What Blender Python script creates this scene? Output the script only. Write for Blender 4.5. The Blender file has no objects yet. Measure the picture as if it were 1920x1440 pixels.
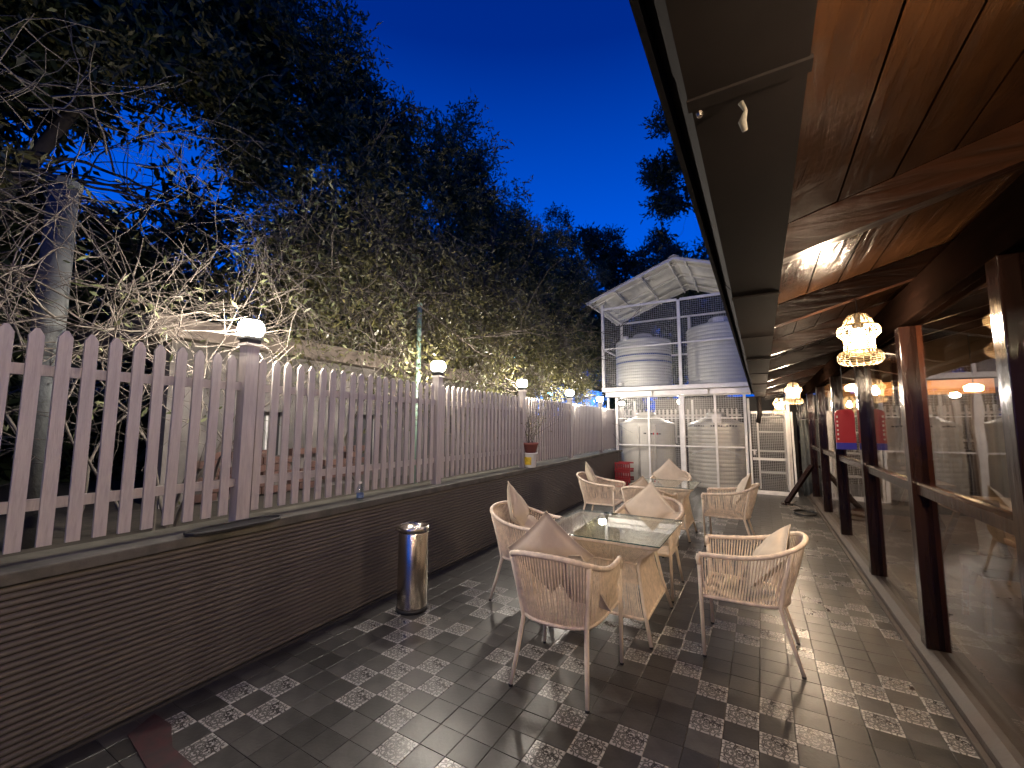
import bpy, math, random
import numpy as np
from mathutils import Vector, Matrix
R = math.radians
PI = math.pi
rnd = random.Random(7)
rng = np.random.default_rng(11)

# ------------------------------------------------------------------ camera, sky, exposure
sc = bpy.context.scene
col = sc.collection
cd = bpy.data.cameras.new('camera'); cam = bpy.data.objects.new('camera', cd); col.objects.link(cam)
CR = Matrix(((0.8619801, 0.0475349, 0.50470857), (0.50693246, -0.08696922, -0.85758722), (0.00312878, 0.99507627, -0.09906272)))
cam.matrix_world = Matrix.Translation((0, 0, 1.6)) @ CR.to_4x4()
cd.sensor_width = 36.0; cd.lens = 790.8 / 1920 * 36; cd.clip_end = 500; cd.clip_start = .03
sc.camera = cam
w = bpy.data.worlds.new('World'); sc.world = w; w.use_nodes = True
wn = w.node_tree.nodes; wl = w.node_tree.links
bg = wn['Background']
# clear dusk sky after sunset: deep blue overhead, brighter blue low down
tcw = wn.new('ShaderNodeTexCoord'); sxyz = wn.new('ShaderNodeSeparateXYZ'); wl.new(tcw.outputs['Generated'], sxyz.inputs[0])
ramp = wn.new('ShaderNodeValToRGB'); wl.new(sxyz.outputs[2], ramp.inputs[0]); wl.new(ramp.outputs[0], bg.inputs[0])
ramp.color_ramp.elements[0].position = 0.0; ramp.color_ramp.elements[0].color = (0.0, .145, .95, 1)
ramp.color_ramp.elements[1].position = 1.0; ramp.color_ramp.elements[1].color = (0.0, .012, .14, 1)
for p_, c_ in ((.42, (0.0, .095, .74, 1)), (.70, (0.0, .024, .27, 1))):
    e_ = ramp.color_ramp.elements.new(p_); e_.color = c_
bg.inputs[1].default_value = 0.203
sc.view_settings.view_transform = 'Standard'; sc.view_settings.look = 'None'
sc.view_settings.exposure = 2.3; sc.view_settings.gamma = 1.0; sc.view_settings.use_curve_mapping = False
sc.render.engine = 'CYCLES'
sc.cycles.use_denoising = True
sc.cycles.max_bounces = 8; sc.cycles.transparent_max_bounces = 12
sc.cycles.sample_clamp_indirect = 6.0
sc.cycles.caustics_reflective = False; sc.cycles.caustics_refractive = False
LAMP_E = 160.0      # post lamp glass
BULB_E = 360.0      # lantern bulbs
ROOM_E = 10.0       # lamps inside the restaurant

# ------------------------------------------------------------------ materials
def mat(name, color=(.5, .5, .5), rough=.6, metal=0, spec=.5, var=0, vscale=8, bump=0, bscale=40, stretch=None, emis=None, estr=0, coat=0, color2=None, trans=0, bdist=.01):
    m = bpy.data.materials.new(name); m.use_nodes = True
    nt = m.node_tree; n = nt.nodes; l = nt.links; b = n['Principled BSDF']
    b.inputs['Base Color'].default_value = (*color, 1); b.inputs['Roughness'].default_value = rough
    b.inputs['Metallic'].default_value = metal; b.inputs['Specular IOR Level'].default_value = spec
    if coat: b.inputs['Coat Weight'].default_value = coat; b.inputs['Coat Roughness'].default_value = .12
    if emis: b.inputs['Emission Color'].default_value = (*emis, 1); b.inputs['Emission Strength'].default_value = estr
    tc = n.new('ShaderNodeTexCoord'); mp = n.new('ShaderNodeMapping'); l.new(tc.outputs['Object'], mp.inputs[0])
    if stretch: mp.inputs['Scale'].default_value = stretch
    if var or color2:
        nz = n.new('ShaderNodeTexNoise'); nz.inputs['Scale'].default_value = vscale; nz.inputs['Detail'].default_value = 6; nz.inputs['Roughness'].default_value = .65
        l.new(mp.outputs[0], nz.inputs[0])
        rp = n.new('ShaderNodeValToRGB'); l.new(nz.outputs[0], rp.inputs[0])
        c2 = color2 or tuple(min(1, c * (1 + var)) for c in color); c1 = color if color2 else tuple(c * (1 - var) for c in color)
        rp.color_ramp.elements[0].position = .35; rp.color_ramp.elements[1].position = .68
        rp.color_ramp.elements[0].color = (*c1, 1); rp.color_ramp.elements[1].color = (*c2, 1)
        l.new(rp.outputs[0], b.inputs['Base Color'])
        mr = n.new('ShaderNodeMapRange'); l.new(nz.outputs[0], mr.inputs[0]); mr.inputs[3].default_value = max(.02, rough - .12); mr.inputs[4].default_value = min(1, rough + .12)
        l.new(mr.outputs[0], b.inputs['Roughness'])
    if bump:
        nb = n.new('ShaderNodeTexNoise'); nb.inputs['Scale'].default_value = bscale; nb.inputs['Detail'].default_value = 4
        l.new(mp.outputs[0], nb.inputs[0]); bp = n.new('ShaderNodeBump'); bp.inputs['Strength'].default_value = bump; bp.inputs['Distance'].default_value = bdist
        l.new(nb.outputs[0], bp.inputs['Height']); l.new(bp.outputs[0], b.inputs['Normal'])
    return m

def glass_mat(name, tint=(1, 1, 1), ior=1.5, rough=.02, wavy=0):
    m = bpy.data.materials.new(name); m.use_nodes = True
    nt = m.node_tree; n = nt.nodes; l = nt.links; n.remove(n['Principled BSDF'])
    tr = n.new('ShaderNodeBsdfTransparent'); tr.inputs[0].default_value = (*tint, 1)
    gl = n.new('ShaderNodeBsdfGlossy'); gl.inputs['Roughness'].default_value = rough
    fr = n.new('ShaderNodeFresnel'); fr.inputs[0].default_value = ior
    ge = n.new('ShaderNodeNewGeometry'); im = n.new('ShaderNodeMapRange'); im.inputs[3].default_value = ior; im.inputs[4].default_value = 1 / ior
    l.new(ge.outputs['Backfacing'], im.inputs[0]); l.new(im.outputs[0], fr.inputs[0])      # same reflectance on both faces of the pane
    mu = n.new('ShaderNodeMath'); mu.operation = 'MULTIPLY'; mu.inputs[1].default_value = 1.0; mu.use_clamp = True
    mx = n.new('ShaderNodeMixShader'); l.new(fr.outputs[0], mu.inputs[0]); l.new(mu.outputs[0], mx.inputs[0]); l.new(tr.outputs[0], mx.inputs[1]); l.new(gl.outputs[0], mx.inputs[2])
    if wavy:
        nb = n.new('ShaderNodeTexNoise'); nb.inputs['Scale'].default_value = 3.0; bp = n.new('ShaderNodeBump'); bp.inputs['Strength'].default_value = wavy; bp.inputs['Distance'].default_value = .01
        tc = n.new('ShaderNodeTexCoord'); l.new(tc.outputs['Object'], nb.inputs[0]); l.new(nb.outputs[0], bp.inputs['Height']); l.new(bp.outputs[0], gl.inputs['Normal'])
    l.new(mx.outputs[0], n['Material Output'].inputs[0])
    return m

def leaf_mat(name, c1, c2, tr=.35):
    m = bpy.data.materials.new(name); m.use_nodes = True
    nt = m.node_tree; n = nt.nodes; l = nt.links; b = n['Principled BSDF']
    g = n.new('ShaderNodeNewGeometry'); rp = n.new('ShaderNodeValToRGB'); l.new(g.outputs['Random Per Island'], rp.inputs[0])
    rp.color_ramp.elements[0].color = (*c1, 1); rp.color_ramp.elements[1].color = (*c2, 1)
    l.new(rp.outputs[0], b.inputs['Base Color']); b.inputs['Roughness'].default_value = .42
    t = n.new('ShaderNodeBsdfTranslucent'); l.new(rp.outputs[0], t.inputs[0]); mx = n.new('ShaderNodeMixShader'); mx.inputs[0].default_value = tr
    l.new(b.outputs[0], mx.inputs[1]); l.new(t.outputs[0], mx.inputs[2]); l.new(mx.outputs[0], n['Material Output'].inputs[0])
    return m

def wood_mat(name, c1, c2, rough=.25, axis='Y', scale=1.0, bump=.15, coat=.6):
    m = mat(name, c1, rough, coat=coat)
    nt = m.node_tree; n = nt.nodes; l = nt.links; b = n['Principled BSDF']
    tc = n.new('ShaderNodeTexCoord'); mp = n.new('ShaderNodeMapping'); l.new(tc.outputs['Object'], mp.inputs[0])
    oi = n.new('ShaderNodeObjectInfo'); vm = n.new('ShaderNodeVectorMath'); vm.operation = 'SCALE'; vm.inputs[0].default_value = (13, 7, 5); l.new(oi.outputs['Random'], vm.inputs['Scale']); l.new(vm.outputs[0], mp.inputs['Location'])
    s = [9, 9, 9]; s['XYZ'.index(axis)] = .9; mp.inputs['Scale'].default_value = [a * scale for a in s]
    nz = n.new('ShaderNodeTexNoise'); nz.inputs['Scale'].default_value = 2.2; nz.inputs['Detail'].default_value = 8; nz.inputs['Distortion'].default_value = .6
    l.new(mp.outputs[0], nz.inputs[0]); rp = n.new('ShaderNodeValToRGB'); l.new(nz.outputs[0], rp.inputs[0])
    rp.color_ramp.elements[0].position = .32; rp.color_ramp.elements[1].position = .7
    rp.color_ramp.elements[0].color = (*c1, 1); rp.color_ramp.elements[1].color = (*c2, 1)
    l.new(rp.outputs[0], b.inputs['Base Color'])
    n2 = n.new('ShaderNodeTexNoise'); n2.inputs['Scale'].default_value = 5; n2.inputs['Detail'].default_value = 3; l.new(tc.outputs['Object'], n2.inputs[0])
    ad = n.new('ShaderNodeMath'); ad.operation = 'ADD'; l.new(nz.outputs[0], ad.inputs[0]); l.new(n2.outputs[0], ad.inputs[1])
    bp = n.new('ShaderNodeBump'); bp.inputs['Strength'].default_value = bump; bp.inputs['Distance'].default_value = .02
    l.new(ad.outputs[0], bp.inputs['Height']); l.new(bp.outputs[0], b.inputs['Normal']); l.new(bp.outputs[0], b.inputs['Coat Normal'])
    return m

def tile_mat():
    m = mat('patterned_tile', (.3, .3, .3), .3, bump=.1, bscale=60)
    nt = m.node_tree; n = nt.nodes; l = nt.links; b = n['Principled BSDF']
    uv = n.new('ShaderNodeUVMap'); sp = n.new('ShaderNodeSeparateXYZ'); l.new(uv.outputs[0], sp.inputs[0])
    def M(op, *a, clamp=False):
        q = n.new('ShaderNodeMath'); q.operation = op; q.use_clamp = clamp
        for i, v in enumerate(a):
            if isinstance(v, (int, float)): q.inputs[i].default_value = v
            else: l.new(v, q.inputs[i])
        return q.outputs[0]
    X = M('ABSOLUTE', M('MULTIPLY_ADD', sp.outputs[0], 2.0, -1.0)); Y = M('ABSOLUTE', M('MULTIPLY_ADD', sp.outputs[1], 2.0, -1.0))
    P = M('MAXIMUM', X, Y); Q = M('MINIMUM', X, Y)          # folded over the diagonal
    def ring(cx, cy, r, wd):
        d = M('SQRT', M('ADD', M('POWER', M('SUBTRACT', P, cx), 2.0), M('POWER', M('SUBTRACT', Q, cy), 2.0)))
        return M('LESS_THAN', M('ABSOLUTE', M('SUBTRACT', d, r)), wd)
    def disc(cx, cy, r):
        d = M('SQRT', M('ADD', M('POWER', M('SUBTRACT', P, cx), 2.0), M('POWER', M('SUBTRACT', Q, cy), 2.0)))
        return M('LESS_THAN', d, r)
    dark = None
    for t in (ring(.50, .0, .34, .045), ring(.62, .38, .17, .045), ring(.30, .26, .12, .04), ring(1.0, .0, .30, .04), disc(0, 0, .12), disc(.40, .02, .10), disc(.78, .76, .075), ring(.98, .98, .42, .045), ring(.66, .1, .07, .03)):
        dark = t if dark is None else M('MAXIMUM', dark, t)
    mx = n.new('ShaderNodeMix'); mx.data_type = 'RGBA'; l.new(dark, mx.inputs[0]); mx.inputs[6].default_value = (.38, .365, .345, 1); mx.inputs[7].default_value = (.060, .057, .053, 1)
    nz = n.new('ShaderNodeTexNoise'); nz.inputs['Scale'].default_value = 9; tc = n.new('ShaderNodeTexCoord'); l.new(tc.outputs['Object'], nz.inputs[0]); nz.inputs['Detail'].default_value = 6
    m2 = n.new('ShaderNodeMix'); m2.data_type = 'RGBA'; m2.blend_type = 'MULTIPLY'; m2.inputs[0].default_value = .35; l.new(mx.outputs[2], m2.inputs[6]); l.new(nz.outputs[0], m2.inputs[7])
    sc2 = n.new('ShaderNodeMix'); sc2.data_type = 'RGBA'; sc2.blend_type = 'ADD'; sc2.inputs[0].default_value = 0.0
    l.new(m2.outputs[2], b.inputs['Base Color'])
    mr = n.new('ShaderNodeMapRange'); l.new(nz.outputs[0], mr.inputs[0]); mr.inputs[3].default_value = .16; mr.inputs[4].default_value = .42; l.new(mr.outputs[0], b.inputs['Roughness'])
    return m

M_ = {}
M_['tile'] = mat('slate_tile', (.030, .029, .028), .34, spec=.38, color2=(.058, .055, .051), vscale=7, bump=.12, bscale=50)
M_['ptile'] = tile_mat()
_n = M_['tile'].node_tree.nodes; _l = M_['tile'].node_tree.links; _b = _n['Principled BSDF']; _src = _b.inputs['Base Color'].links[0].from_socket
_oi = _n.new('ShaderNodeObjectInfo'); _mr = _n.new('ShaderNodeMapRange'); _mr.inputs[3].default_value = .62; _mr.inputs[4].default_value = 1.35; _l.new(_oi.outputs['Random'], _mr.inputs[0])
_vm = _n.new('ShaderNodeVectorMath'); _vm.operation = 'SCALE'; _l.new(_src, _vm.inputs[0]); _l.new(_mr.outputs[0], _vm.inputs['Scale']); _l.new(_vm.outputs[0], _b.inputs['Base Color'])
M_['grout'] = mat('grout', (.035, .033, .03), .85, var=.3, bump=.3)
M_['ground'] = mat('soil', (.035, .028, .02), .95, var=.4, bump=.6, bscale=14)
M_['slat'] = mat('ribbed_cladding', (.105, .091, .077), .66, var=.16, vscale=3, bump=.15, bscale=60)
M_['backing'] = mat('cladding_backing', (.03, .024, .018), .8, var=.2)
M_['cap'] = mat('worn_concrete_cap', (.05, .048, .038), .8, color2=(.12, .11, .09), vscale=5, bump=.4, bscale=30)
M_['white'] = mat('white_fence_paint', (.40, .362, .335), .5, var=.16, vscale=9, bump=.08, bscale=30, stretch=(6, 6, .6))
M_['steel_paint'] = mat('white_steel_paint', (.62, .60, .58), .45, var=.12, vscale=5, bump=.05)
M_['dark_metal'] = mat('dark_metal', (.03, .03, .03), .4, metal=.6)
M_['lampglass'] = mat('lit_frosted_glass', (.9, .85, .75), .4, emis=(1, .90, .77), estr=LAMP_E)
M_['bulb'] = mat('lit_bulb', (.9, .85, .75), .4, emis=(1, .76, .53), estr=BULB_E)
M_['wicker'] = mat('wicker_cane', (.20, .15, .085), .7, var=.2)
M_['rope'] = mat('woven_rope', (.72, .59, .455), .75, var=.18, vscale=25, bump=.4, bscale=300, bdist=.002)
M_['tube'] = mat('beige_powder_coat', (.72, .60, .46), .45, var=.1, vscale=20)
M_['rubber'] = mat('black_rubber', (.015, .015, .015), .7)
M_['cushion'] = mat('beige_cushion_cloth', (.52, .435, .335), .85, var=.07, vscale=9, bump=.5, bscale=16, bdist=.006)
M_['piping'] = mat('brown_piping', (.12, .07, .04), .7)
M_['stainless'] = mat('brushed_stainless', (.62, .56, .48), .22, metal=1.0, var=.05, stretch=(30, 30, .5), bump=.05, bscale=40)
M_['glass'] = glass_mat('window_glass', (.93, .88, .82), 1.5, .012, .05)
M_['tglass'] = glass_mat('table_glass', (.93, .97, .955), 1.55, .01)
M_['edge'] = mat('green_glass_edge', (.02, .07, .06), .15)
M_['clear'] = glass_mat('clear_plastic', (.85, .9, .95), 1.4, .05)
M_['label'] = mat('blue_bottle_label', (.06, .10, .2), .5)
M_['post_wood'] = wood_mat('dark_varnished_wood', (.008, .004, .003), (.018, .008, .006), .13, 'Z', bump=.16, coat=0)
M_['header'] = wood_mat('dark_header_wood', (.003, .0018, .0013), (.007, .0035, .0025), .6, 'Y', bump=.1, coat=0)
M_['post_side'] = wood_mat('reddish_varnished_wood', (.055, .020, .011), (.10, .036, .018), .25, 'Z')
M_['plank'] = wood_mat('varnished_ceiling_plank', (.018, .0072, .0028), (.040, .0165, .006), .22, 'Y', 1.0, bump=.55, coat=.22)
M_['rafter'] = wood_mat('varnished_rafter', (.012, .005, .0025), (.028, .010, .0045), .28, 'X', bump=.3, coat=.05)
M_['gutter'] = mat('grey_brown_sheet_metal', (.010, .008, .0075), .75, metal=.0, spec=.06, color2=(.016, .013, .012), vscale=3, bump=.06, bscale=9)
M_['tank'] = mat('cream_tank_plastic', (.48, .455, .395), .5, var=.08, vscale=4)
M_['tank_up'] = mat('grey_tank_plastic', (.50, .50, .465), .5, var=.08, vscale=4)
M_['tankstripe'] = mat('blue_tank_stripe', (.05, .08, .22), .5)
M_['print'] = mat('dark_print', (.04, .04, .04), .6)
M_['redprint'] = mat('red_print', (.45, .03, .03), .6)
M_['sheet'] = mat('white_roof_sheet', (.55, .53, .50), .5, var=.12, vscale=3)
M_['wire'] = mat('galvanised_wire', (.42, .41, .40), .45, metal=.3)
M_['twig'] = mat('pale_bark', (.06, .05, .04), .8, color2=(.16, .135, .11), vscale=5)
M_['bark'] = mat('dark_bark', (.05, .038, .028), .9, var=.3, bump=.5)
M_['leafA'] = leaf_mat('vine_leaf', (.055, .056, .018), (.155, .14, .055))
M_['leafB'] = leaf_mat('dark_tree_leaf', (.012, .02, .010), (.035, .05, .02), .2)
M_['leafC'] = leaf_mat('pale_leaf', (.11, .13, .055), (.24, .25, .13))
M_['plaster'] = mat('stained_plaster', (.06, .055, .05), .85, color2=(.19, .17, .155), vscale=2.5, bump=.25, bscale=20)
M_['roofslab'] = mat('brown_concrete_slab', (.15, .12, .095), .85, var=.3, vscale=3, bump=.3)
M_['brickred'] = mat('red_brick', (.09, .045, .035), .85, var=.3)
M_['pole'] = mat('weathered_concrete_pole', (.055, .06, .062), .85, color2=(.10, .105, .10), vscale=6, bump=.4)
M_['greenpipe'] = mat('pale_green_pipe', (.25, .38, .30), .5, var=.15)
M_['bluetarp'] = mat('blue_lit_sign', (.05, .15, .5), .6, emis=(.05, .22, .85), estr=.55)
M_['blueglow'] = mat('blue_lamp', (.1, .5, .9), .6, emis=(.06, .55, 1.0), estr=14)
M_['bluedim'] = mat('slate_blue_panel', (.14, .16, .30), .7, var=.2)
M_['tray'] = mat('black_tray', (.012, .012, .012), .5, var=.2)
M_['upholstery'] = mat('brown_upholstery', (.10, .07, .05), .85, var=.1)
M_['redplastic'] = mat('red_plastic', (.22, .012, .015), .4, var=.1)
M_['bucket'] = mat('white_bucket_plastic', (.62, .60, .56), .45)
M_['yellow'] = mat('yellow_bucket_print', (.62, .42, .03), .5, var=.3, vscale=20)
M_['terra'] = mat('red_brown_pot', (.16, .045, .035), .7, var=.2)
M_['redcloth'] = mat('red_vinyl', (.32, .006, .018), .42, bump=.4, bscale=9)
M_['bluecloth'] = mat('blue_vinyl', (.02, .02, .30), .45)
M_['rfloor'] = mat('brown_restaurant_floor', (.085, .048, .028), .3, color2=(.13, .078, .045), vscale=1.5)
M_['rwall'] = mat('dim_brown_wall', (.035, .022, .014), .8, var=.2)
M_['curtain'] = mat('grey_brown_curtain', (.06, .045, .035), .9, var=.2)
M_['pelmet'] = mat('orange_striped_pelmet', (.75, .30, .06), .7, color2=(.85, .62, .32), vscale=2, stretch=(1, 9, .1))
M_['roomlamp'] = mat('lit_room_lamp', (.9, .8, .6), .4, emis=(1, .66, .34), estr=ROOM_E)
M_['tablewood'] = wood_mat('brown_table_wood', (.10, .05, .025), (.2, .1, .05), .3, 'X')
M_['blackpipe'] = mat('black_hose', (.012, .012, .012), .45)
M_['dryleaf'] = mat('dry_leaf', (.03, .018, .012), .8)
M_['threshold'] = mat('worn_brown_sill', (.035, .027, .022), .6, color2=(.065, .05, .042), vscale=4, bump=.2)
M_['redmark'] = mat('mottled_dark_red', (.045, .007, .010), .6, color2=(.02, .014, .014), vscale=14)

for k_, v_ in (('header', .0), ('post_wood', .28), ('rafter', .22)): M_[k_].node_tree.nodes['Principled BSDF'].inputs['Specular IOR Level'].default_value = v_

# ------------------------------------------------------------------ mesh helpers
class MB:
    def __init__(s): s.v = []; s.f = []; s.m = []; s.uv = None; s.n = 0
    def add(s, v, f, mi=0):
        o = len(s.v); s.v += [tuple(p) for p in v]; s.f += [tuple(i + o for i in q) for q in f]; s.m += [mi] * len(f); return s
    def box(s, c, d, rot=None, mi=0):
        x, y, z = (k / 2 for k in d)
        pts = [Vector((a, b, e)) for e in (-z, z) for b in (-y, y) for a in (-x, x)]
        if rot is not None: pts = [rot @ p for p in pts]
        c = Vector(c)
        return s.add([p + c for p in pts], [(0, 2, 3, 1), (4, 5, 7, 6), (0, 1, 5, 4), (2, 6, 7, 3), (0, 4, 6, 2), (1, 3, 7, 5)], mi)
    def span(s, a, b, mi=0):
        return s.box([(p + q) / 2 for p, q in zip(a, b)], [abs(q - p) for p, q in zip(a, b)], None, mi)
    def bar(s, a, b, wd, hd, mi=0, up=(0, 0, 1)):
        a = Vector(a); b = Vector(b); d = b - a; L = d.length; d.normalize(); up = Vector(up)
        if abs(d.dot(up)) > .98: up = Vector((1, 0, 0))
        x = d.cross(up).normalized(); z = x.cross(d).normalized()
        return s.box((a + b) / 2, (wd, L, hd), Matrix((x, d, z)).transposed(), mi)
    def tube(s, pts, rad, seg=6, cap=True, mi=0, closed=False):
        pts = [Vector(p) for p in pts]; n = len(pts)
        if not hasattr(rad, '__len__'): rad = [rad] * n
        t0 = (pts[1] - pts[0]).normalized(); nx = t0.orthogonal().normalized(); vs = []; fs = []
        for i, p in enumerate(pts):
            if closed: t = (pts[(i + 1) % n] - pts[i - 1])
            else: t = pts[min(i + 1, n - 1)] - pts[max(i - 1, 0)]
            t.normalize(); nx = (nx - t * nx.dot(t)); nx = nx.normalized() if nx.length > 1e-6 else t.orthogonal().normalized(); ny = t.cross(nx)
            for k in range(seg):
                a = 2 * PI * k / seg; vs.append(p + (nx * math.cos(a) + ny * math.sin(a)) * rad[i])
        for i in range(n if closed else n - 1):
            j = (i + 1) % n
            for k in range(seg): fs.append((i * seg + k, i * seg + (k + 1) % seg, j * seg + (k + 1) % seg, j * seg + k))
        if cap and not closed: fs.append(tuple(range(seg))[::-1]); fs.append(tuple((n - 1) * seg + k for k in range(seg)))
        return s.add(vs, fs, mi)
    def lathe(s, prof, seg=20, c=(0, 0, 0), mi=0, capb=True, capt=True):
        vs = []; fs = []; n = len(prof)
        for r, z in prof:
            for k in range(seg): a = 2 * PI * k / seg; vs.append((c[0] + r * math.cos(a), c[1] + r * math.sin(a), c[2] + z))
        for i in range(n - 1):
            for k in range(seg): fs.append((i * seg + k, i * seg + (k + 1) % seg, (i + 1) * seg + (k + 1) % seg, (i + 1) * seg + k))
        if capb: fs.append(tuple(range(seg))[::-1])
        if capt: fs.append(tuple((n - 1) * seg + k for k in range(seg)))
        return s.add(vs, fs, mi)
    def prism(s, poly, y0, y1, axis='Y', mi=0):
        n = len(poly)
        if axis == 'Y': P = lambda a, b, t: (a, t, b)
        elif axis == 'X': P = lambda a, b, t: (t, a, b)
        else: P = lambda a, b, t: (a, b, t)
        vs = [P(a, b, y0) for a, b in poly] + [P(a, b, y1) for a, b in poly]
        fs = [tuple(range(n)), tuple(range(n, 2 * n))[::-1]] + [(i, i + n, (i + 1) % n + n, (i + 1) % n) for i in range(n)]
        return s.add(vs, fs, mi)
    def mesh(s, name, mats, smooth=False):
        me = bpy.data.meshes.new(name); me.from_pydata(s.v, [], s.f)
        for m in (mats if isinstance(mats, (list, tuple)) else [mats]): me.materials.append(m)
        if any(s.m): me.polygons.foreach_set('material_index', s.m)
        if smooth: me.polygons.foreach_set('use_smooth', [True] * len(s.f))
        me.update(); return me

def link(name, me, parent=None, loc=None, rot=None, label=None, cat=None, group=None, kind=None):
    o = bpy.data.objects.new(name, me); col.objects.link(o)
    if parent: o.parent = parent
    if loc is not None: o.location = loc
    if rot is not None: o.rotation_euler = rot
    if label: o['label'] = label
    if cat: o['category'] = cat
    if group: o['group'] = group
    if kind: o['kind'] = kind
    return o
def obj(name, mb, m, parent=None, smooth=False, bevel=0, **k):
    o = link(name, mb.mesh(name, m, smooth), parent, **k)
    if bevel:
        b = o.modifiers.new('bevel', 'BEVEL'); b.width = bevel; b.segments = 2; b.limit_method = 'ANGLE'
    return o
def thing(name, label, cat, loc=(0, 0, 0), rz=0, group=None):
    return link(name, None, None, loc, (0, 0, rz), label, cat, group)
def kids(o): return [c for c in bpy.data.objects if c.parent == o]
def copy_tree(o, kd, parent=None):
    c = o.copy(); col.objects.link(c); c.parent = parent
    for ch in kd.get(o.name, []): copy_tree(ch, kd, c)
    return c
def kidmap():
    d = {}
    for o in bpy.data.objects:
        if o.parent: d.setdefault(o.parent.name, []).append(o)
    return d
def leafmesh(name, P, D, U, ln, wd, m):
    """n leaf-shaped quads: P base, D direction, U side vector"""
    n = len(P); ln = np.broadcast_to(ln, (n,))[:, None]; wd = np.broadcast_to(wd, (n,))[:, None]
    N = np.cross(D, U)
    V = np.empty((n, 4, 3)); V[:, 0] = P; V[:, 1] = P + D * ln * .45 + U * wd * .5 + N * wd * .12; V[:, 2] = P + D * ln; V[:, 3] = P + D * ln * .45 - U * wd * .5 + N * wd * .12
    me = bpy.data.meshes.new(name); me.vertices.add(n * 4); me.vertices.foreach_set('co', V.ravel())
    me.loops.add(n * 4); me.loops.foreach_set('vertex_index', np.arange(n * 4)); me.polygons.add(n)
    me.polygons.foreach_set('loop_start', np.arange(n) * 4); me.polygons.foreach_set('loop_total', np.full(n, 4))
    me.materials.append(m); me.update(); me.validate(); return me
def unit(a): return a / np.maximum(np.linalg.norm(a, axis=1, keepdims=True), 1e-9)

WR = math.atan(.045)                         # the low wall runs 2.6 degrees off the floor grid
WORIG = (-2.975, 0, 0)
def wp(s, off, z):                           # point of the wall's own frame in world
    return (WORIG[0] - math.sin(WR) * s - math.cos(WR) * off, math.cos(WR) * s - math.sin(WR) * off, z)

# ------------------------------------------------------------------ ground and floor
obj('ground', MB().span((-150, -60, -.5), (150, 250, -.10)), M_['ground'], kind='structure')
bed = MB(); bed.add([wp(-4, .34, .84), wp(30, .34, .84), (-30, 30, .84), (-30, -4, .84)], [(0, 1, 2, 3)])
hill = MB(); hv = []; 
for i in range(25):
    for j in range(7):
        y = -26 + i * 3.2; x = -11.5 - j * 3.0; hv.append((x + rnd.uniform(-.5, .5), y, -.3 if j == 0 else (1.2 * j + 1.2) * (1 + .12 * math.sin(i * 1.3)) + rnd.uniform(-.2, .2)))
hill.add(hv, [(i * 7 + j, i * 7 + j + 1, i * 7 + j + 8, i * 7 + j + 7) for i in range(24) for j in range(6)])
obj('hillside', hill, M_['ground'], smooth=True, kind='structure')
obj('garden_ground', bed, M_['ground'], kind='structure')
T = .1644; OX, OY = -.0034, .0243
fl = obj('patio_floor', MB().span((-4.2, -3, -.09), (.87, 15.2, -.011)), M_['grout'], kind='structure')
pat = set()
def add(l): pat.update(l)
add([(-17, 7), (-15, 7), (-16, 8), (-15, 9), (-17, 9), (-16, 10)])
add([(-10, 10), (-11, 11), (-12, 12), (-13, 13), (-14, 14), (-15, 15), (-16, 16), (-14, 12), (-13, 11), (-12, 14), (-11, 13), (-17, 15), (-15, 17), (-8, 10), (-9, 9), (-14, 16), (-17, 17), (-16, 18), (-13, 17)])
add([(-10, 16), (-9, 15), (-9, 17), (-8, 16), (-7, 15), (-7, 17), (-6, 14), (-6, 12), (-5, 13), (-4, 14), (-4, 12), (-8, 18), (-3, 13), (-5, 11), (-7, 13)])
pat.discard((-7, 13)); pat.discard((-5, 11))
add([(-3, 19), (-2, 18), (-2, 16), (-1, 17), (-1, 15), (0, 18), (0, 16), (1, 17), (1, 15)])
add([(2, 22), (2, 20), (3, 21), (3, 19), (4, 22), (4, 20), (5, 21), (5, 19)])
add([(-14, 20), (-13, 19), (-15, 21), (-13, 21), (-12, 20), (-14, 22), (-12, 22), (-16, 22)])
add([(-6, 20), (-5, 19), (-5, 21), (-4, 20), (-4, 22), (-3, 21), (-6, 22), (-7, 21), (-3, 23)])
add([(-2, 24), (-1, 23), (-1, 25), (0, 24), (1, 23), (-2, 26), (0, 26), (1, 25)])
add([(2, 30), (3, 28), (3, 30), (4, 28), (5, 29), (5, 27), (4, 30), (2, 28)]); pat.discard((3, 30)); pat.discard((3, 28)); add([(3, 29), (3, 27)])
for k, j0 in enumerate((34, 41, 48, 55, 62)):
    add([(2, j0 + 2), (2, j0), (3, j0 + 1), (3, j0 - 1), (4, j0 + 2), (4, j0), (5, j0 + 1), (5, j0 - 1)])
for j0 in range(27, 66, 7):
    for i0 in (-15, -6):
        s_ = (i0 + j0) % 2
        for a in range(4):
            for b in range(4):
                if (a + b + s_) % 2 == 0 and rnd.random() < .9: pat.add((i0 + a, j0 + b))
def tile_geo(h):
    g = T / 2 - .0012; e = .0022
    v = [(-g, -g, -.010), (g, -g, -.010), (g, g, -.010), (-g, g, -.010), (-g, -g, -e * .5), (g, -g, -e * .5), (g, g, -e * .5), (-g, g, -e * .5), (-g + e, -g + e, 0), (g - e, -g + e, 0), (g - e, g - e, 0), (-g + e, g - e, 0)]
    f = [(8, 9, 10, 11)] + [(4 + k, 4 + (k + 1) % 4, 8 + (k + 1) % 4, 8 + k) for k in range(4)] + [(k, (k + 1) % 4, 4 + (k + 1) % 4, 4 + k) for k in range(4)]
    return v, f
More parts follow.
